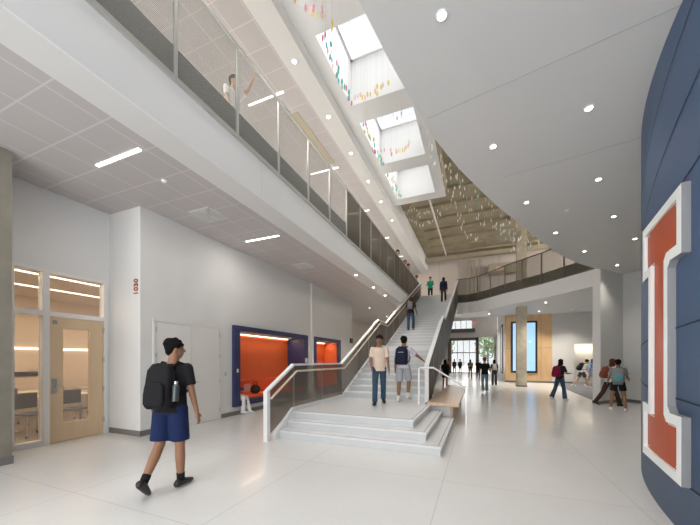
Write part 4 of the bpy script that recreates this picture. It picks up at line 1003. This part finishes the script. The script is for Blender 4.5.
    # backpack: a thing of its own, worn on the back
    pk = look.get('pack')
    if pk:
        t = thing('backpack', pk['label'], 'backpack', loc, R(face)); t.scale = (S, S, S)
        s = pk.get('s', 1.0)
        def bp(x, y, z): return sp(z, y, x) + off
        def shell(x0, w_, d_, hgt, z0, y0, m, nm, par):
            b = bmesh.new()
            rr = [(z0, .80, .75), (z0 + 0.03, .98, .95), (z0 + hgt * .5, 1.0, 1.0), (z0 + hgt * .85, .92, .85), (z0 + hgt, .62, .50)]
            n_ = 24; prev = None
            for i, (z, a, d) in enumerate(rr):
                ring = []
                for j in range(n_):
                    th = 2 * PI * j / n_; cx_, sy_ = math.cos(th), math.sin(th)
                    q = 0.45; px = math.copysign(abs(cx_) ** q, cx_) * w_ / 2 * a; py = math.copysign(abs(sy_) ** q, sy_) * d_ / 2 * d
                    ring.append(b.verts.new(bp(x0 + px, y0 + py, z)))
                if prev:
                    for j in range(n_): b.faces.new((prev[j], prev[(j + 1) % n_], ring[(j + 1) % n_], ring[j]))
                else: b.faces.new(list(reversed(ring)))
                prev = ring
            b.faces.new(prev)
            return obj(nm, b, m, par, smooth=True)
        W_ = pk.get('w', 1.0)
        shell(0, 0.32 * s * W_, 0.16 * s, 0.46 * s, 0.46 - 0.46 * s + 0.02, -0.195, pk['m'], 'pack_body', t)
        shell(0, 0.25 * s * W_, 0.06 * s, 0.24 * s, 0.46 - 0.46 * s + 0.05, -0.29, pk.get('m2', pk['m']), 'front_pocket', t)
        for sd in (-1, 1):
            b = bmesh.new(); tube(b, [bp(sd * 0.085, -0.13, 0.44), bp(sd * 0.095, -0.05, 0.515), bp(sd * 0.10, 0.06, 0.50), bp(sd * 0.115, 0.14, 0.38), bp(sd * 0.15, 0.115, 0.22), bp(sd * 0.165, -0.05, 0.12), bp(sd * 0.13, -0.14, 0.08)], 0.014, 8); obj('shoulder_strap', b, pk['m'], t, smooth=True)
        b = bmesh.new(); tube(b, [bp(-0.03, -0.16, 0.465), bp(-0.025, -0.165, 0.50), bp(0.025, -0.165, 0.50), bp(0.03, -0.16, 0.465)], 0.008, 6); obj('grab_handle', b, pk['m'], t, smooth=True)
        if pk.get('stripe'):
            b = bmesh.new(); 
            for z in (0.33, 0.25): frustum(b, bp(-0.07, -0.285, z), bp(0.07, -0.285, z), 0.006, 0.006, 6)
            obj('reflective_stripe', b, M['c_white'], t)
        if pk.get('bottle'):
            q = thing('water_bottle', 'dark steel water bottle in side pocket of the nearest walker\'s black backpack', 'bottle', loc, R(face)); q.scale = (S, S, S)
            b = bmesh.new(); frustum(b, bp(0.185, -0.20, 0.07), bp(0.185, -0.20, 0.24), 0.036, 0.036, 16); frustum(b, bp(0.185, -0.20, 0.24), bp(0.185, -0.20, 0.26), 0.036, 0.02, 16); obj('bottle_body', b, M['bottle'], q, smooth=False)
            b = bmesh.new(); frustum(b, bp(0.185, -0.20, 0.26), bp(0.185, -0.20, 0.29), 0.02, 0.02, 14); obj('lid', b, M['steel'], q)
    return root

SK, SKB, SKP = M['skin_tan'], M['skin_brown'], M['skin_pale']
# nearest walker, seen from behind
person('person in black tee and navy shorts walking away in the left foreground', (-3.44, 2.64, 0), 18, 1.82,
       dict(skin=SK, top=M['c_black'], bottom=M['c_navy'], leg_cover=0.44, shoe=M['black'], sock=M['c_black'], hem=-0.07, face=True,
            pack=dict(label='black backpack on the nearest walker in navy shorts', m=M['c_black'], m2=M['c_black'], s=1.08, w=0.84, bottle=True), wide=1.08),
       dict(lean=5, spread=0, legR=(4, 2), legL=(-7, 30), footL=40, armL=(-2, 12, 14, 0), armR=(-4, 14, 14, 0), yaw=-52), 0.008)
person('person in cream tee, black cap and jeans stepping down from the stairs', (-2.27, 7.40, 0.45), 198, 1.74,
       dict(skin=SKB, top=M['c_cream'], bottom=M['c_jean'], shoe=M['black'], cap=M['c_black'], hem=-0.09, face=True),
       dict(lean=4, legR=(14, 6), legL=(-12, 14), footL=14, armL=(4, 9, 12, 0), armR=(6, 10, 34, 12), nod=-14, yaw=-12), 0.009)
person('person in pale lilac tee and grey shorts heading up the stairs', (-1.83, 8.12, 0.45), -2, 1.76,
       dict(skin=SK, top=M['c_lilac'], bottom=M['c_grey'], leg_cover=0.46, shoe=M['c_white'], sock=M['c_white'],
            pack=dict(label='dark navy backpack on the person in lilac tee', m=M['c_pack'], stripe=True)),
       dict(lean=6, legL=(-4, 2), legR=(28, 46), footR=10, armL=(5, 12, 10, 0), armR=(35, 38, 30, 0)), 0.009)
person('person in jeans climbing the upper flight, grey backpack on back', (-3.00, 14.9, 2.935), 0, 1.70,
       dict(skin=SKB, top=M['c_brown'], bottom=M['c_jean'], shoe=M['c_mgrey'], hair='long', haircol=M['hair_brown'], pack=dict(label='grey backpack on the stair climber in jeans', m=M['c_mgrey'], s=0.8)),
       dict(lean=8, legL=(-2, 2), legR=(30, 48), armL=(5, 12, 20, 0), armR=(8, 14, 20, 0)), 0.014)
person('person in green jacket and black trousers at the top of the stairs', (-3.25, 23.4, FZ), 180, 1.75,
       dict(skin=SK, top=M['c_green'], bottom=M['c_black'], sleeve='long', shoe=M['black'], face=True), dict(armL=(15, 10, 100, 20), armR=(15, 10, 90, 20)), 0.014)
person('dark haired person in brown trousers nearing the stair top by the right guard', (-1.98, 20.0, 5.107), 0, 1.62,
       dict(skin=SKB, top=M['c_pack'], bottom=M['c_brown'], shoe=M['black'], hair='long', sleeve='long', pack=dict(label='navy backpack on the person nearing the stair top', m=M['c_pack'], s=0.8)), dict(legR=(25, 42), lean=6), 0.014)
# ground floor, beyond
person('person in black top and pale jeans walking away down the hall centre', (0.30, 16.35, 0), 5, 1.70,
       dict(skin=SKP, top=M['c_black'], bottom=M['c_ljean'], flare=0.085, shoe=M['c_white'], haircol=M['hair_brown']), dict(legR=(12, 6), legL=(-12, 16), armR=(10, 14, 60, 0)), 0.014)
person('person with a white backpack and dark trousers in the hall', (0.92, 20.9, 0), 0, 1.60,
       dict(skin=SK, top=M['c_dgrey'], bottom=M['c_dgrey'], shoe=M['black'], hair='long', pack=dict(label='white backpack on the walker in dark trousers', m=M['c_white'], s=0.85)), dict(legR=(10, 4), legL=(-8, 10)), 0.014)
person('person with tan backpack walking toward the distant entrance', (-0.62, 29.0, 0), 0, 1.62,
       dict(skin=SK, top=M['c_dgrey'], bottom=M['c_tan'], shoe=M['black'], hair='long', pack=dict(label='tan backpack on the walker nearing the entrance', m=M['c_tan'], s=0.85)), dict(legR=(10, 4), legL=(-8, 10)), 0.02)
person('person in dark clothes beside the entrance portal edge', (0.02, 30.0, 0), 180, 1.62, dict(skin=SKB, top=M['c_brown'], bottom=M['c_black'], shoe=M['black'], face=True), dict(legR=(8, 4)), 0.02)
for i, (x, y, tp, l) in enumerate(((-3.0, 35.5, 'c_pink', 'distant person in pink at far left of the entrance doors'), (-2.45, 36.6, 'c_brown', 'distant person in brown jacket before the entrance doors'), (-1.85, 36.8, 'c_dgrey', 'distant person in grey before the entrance doors, right of the brown jacket'))):
    person(l, (x, y, 0), 180, 1.65, dict(skin=SK, top=M[tp], bottom=M['c_jean'], shoe=M['black'], sleeve='long', face=True), dict(legR=(8, 4)), 0.024)
person('person in black behind the oak bench, partly hidden by the stair guard', (-1.62, 17.3, 0), 20, 1.60,
       dict(skin=SK, top=M['c_black'], bottom=M['c_black'], leg_cover=0.3, shoe=M['c_white'], hair='long', pack=dict(label='black backpack on the person behind the oak bench', m=M['c_black'])), dict(legR=(10, 4)), 0.014)
person('person in black top and blue jeans crossing the lobby by the carpet', (2.93, 14.2, 0), -55, 1.62,
       dict(skin=SK, top=M['c_black'], bottom=M['c_jean'], flare=0.09, shoe=M['c_white'], hair='long', pack=dict(label='maroon backpack on the person in blue jeans', m=M['c_maroon'])), dict(legR=(12, 6), legL=(-16, 10), footL=10, armR=(20, 10, 70, 20), armL=(20, 10, 70, 20)), 0.012)
person('person with black backpack bending forward in the lit nook', (5.45, 21.3, 0), -75, 1.72,
       dict(skin=SKP, top=M['c_white'], bottom=M['c_dgrey'], leg_cover=0.35, shoe=M['c_white'], hair='bun', pack=dict(label='black backpack on the person bending in the lit nook', m=M['c_black'])), dict(lean=24, legR=(24, 12), legL=(-22, 16), footL=20, armR=(40, 8, 20, 0), armL=(30, 8, 20, 0)), 0.014)
person('person in bright blue top just behind the bending person', (6.05, 21.9, 0), -80, 1.66,
       dict(skin=SKP, top=M['c_blue'], bottom=M['c_grey'], leg_cover=0.35, shoe=M['c_white'], hair='long'), dict(lean=8, legR=(14, 8), legL=(-12, 10)), 0.014)
person('person with long auburn hair striding past the fin wall', (4.12, 13.05, 0), -72, 1.66,
       dict(skin=SKP, top=M['c_white'], bottom=M['c_brown'], shoe=M['c_brown'], hair='long', haircol=M['hair_brown'], pack=dict(label='rust brown backpack on the auburn haired walker', m=mat('rust_nylon', (0.19, 0.05, 0.02), 0.9), s=0.9)), dict(lean=7, legR=(20, 4), legL=(-22, 14), footL=22, armR=(20, 10, 50, 0)), 0.012)
person('person in dark shorts standing at the right by the grey wall', (3.98, 11.95, 0), -18, 1.60,
       dict(skin=SK, top=M['c_mgrey'], bottom=M['c_black'], leg_cover=0.30, shoe=M['c_white'], hair='bun', pack=dict(label='grey backpack with teal pocket on the person in dark shorts', m=M['c_mgrey'], m2=M['c_teal'])), dict(legR=(-4, 2), legL=(6, 2), spread=9, armR=(10, 14, 60, 0), armL=(10, 14, 40, 0)), 0.012)
# sitting in the niche
person('seated person in white trousers at the left end of the orange niche', (-6.62, 7.04, 0.0), -74, 1.62,
       dict(skin=SK, top=M['c_dgrey'], bottom=M['c_white'], shoe=M['c_white'], sleeve='long', hair='long'), dict(lean=-10, legR=(84, 84), legL=(80, 66), armR=(25, 8, 60, 10), armL=(25, 8, 60, 10), nod=-15), 0.012)
b = bmesh.new(); box(b, -0.17, 0.17, -0.12, 0.12, 0, 0.016); t = thing('laptop', 'open pinkish laptop on the lap of the seated person', 'laptop', (-6.30, 7.15, 0.64), R(-78))
obj('keyboard_base', b, M['c_pink'], t)
b = bmesh.new(); box(b, -0.17, 0.17, 0.115, 0.127, 0.01, 0.22); obj('lid', b, M['c_pink'], t)
b = bmesh.new(); ball(b, (0, 0, 0.14), (0.17, 0.12, 0.14)); ball(b, (0, -0.09, 0.12), (0.12, 0.06, 0.1)); t = thing('handbag', 'dark bag on the orange niche seat beside the seated person', 'bag', (-6.45, 7.85, 0.50)); obj('bag_body', b, M['c_brown'], t, smooth=True)
b = bmesh.new(); tube(b, [(-0.08, 0, 0.25), (-0.05, 0, 0.36), (0.05, 0, 0.36), (0.08, 0, 0.25)], 0.01); obj('handle', b, M['c_brown'], t, smooth=True)
# people on the balcony
for i, (x, y, l, tp, vx) in enumerate(((-4.25, 17.0, 'dark haired person leaning behind the balcony guard, nearest of the row', 'c_brown', .02), (-4.25, 18.9, 'reddish haired person behind the balcony guard, middle of the row', 'c_pink', .02), (-4.2, 19.7, 'dark haired person behind the balcony guard, right beside the reddish hair', 'c_black', .02), (-4.2, 22.6, 'person behind the balcony guard closest to the stair top', 'c_tan', .02), (-5.0, 5.25, 'blurred person seen through the balcony mesh above the left wall', 'c_white', .014))):
    person(l, (x, y, FZ), -90, 1.78, dict(skin=SKP if i == 4 else SK, top=M[tp], bottom=M['c_dgrey'], shoe=M['black'], face=True, haircol=M['hair_brown'] if i == 1 else M['hair']), dict(lean=8, armR=(10, 8, 20, 0), armL=(10 if i < 4 else 120, 8, 30, 0), nod=-10), vx)
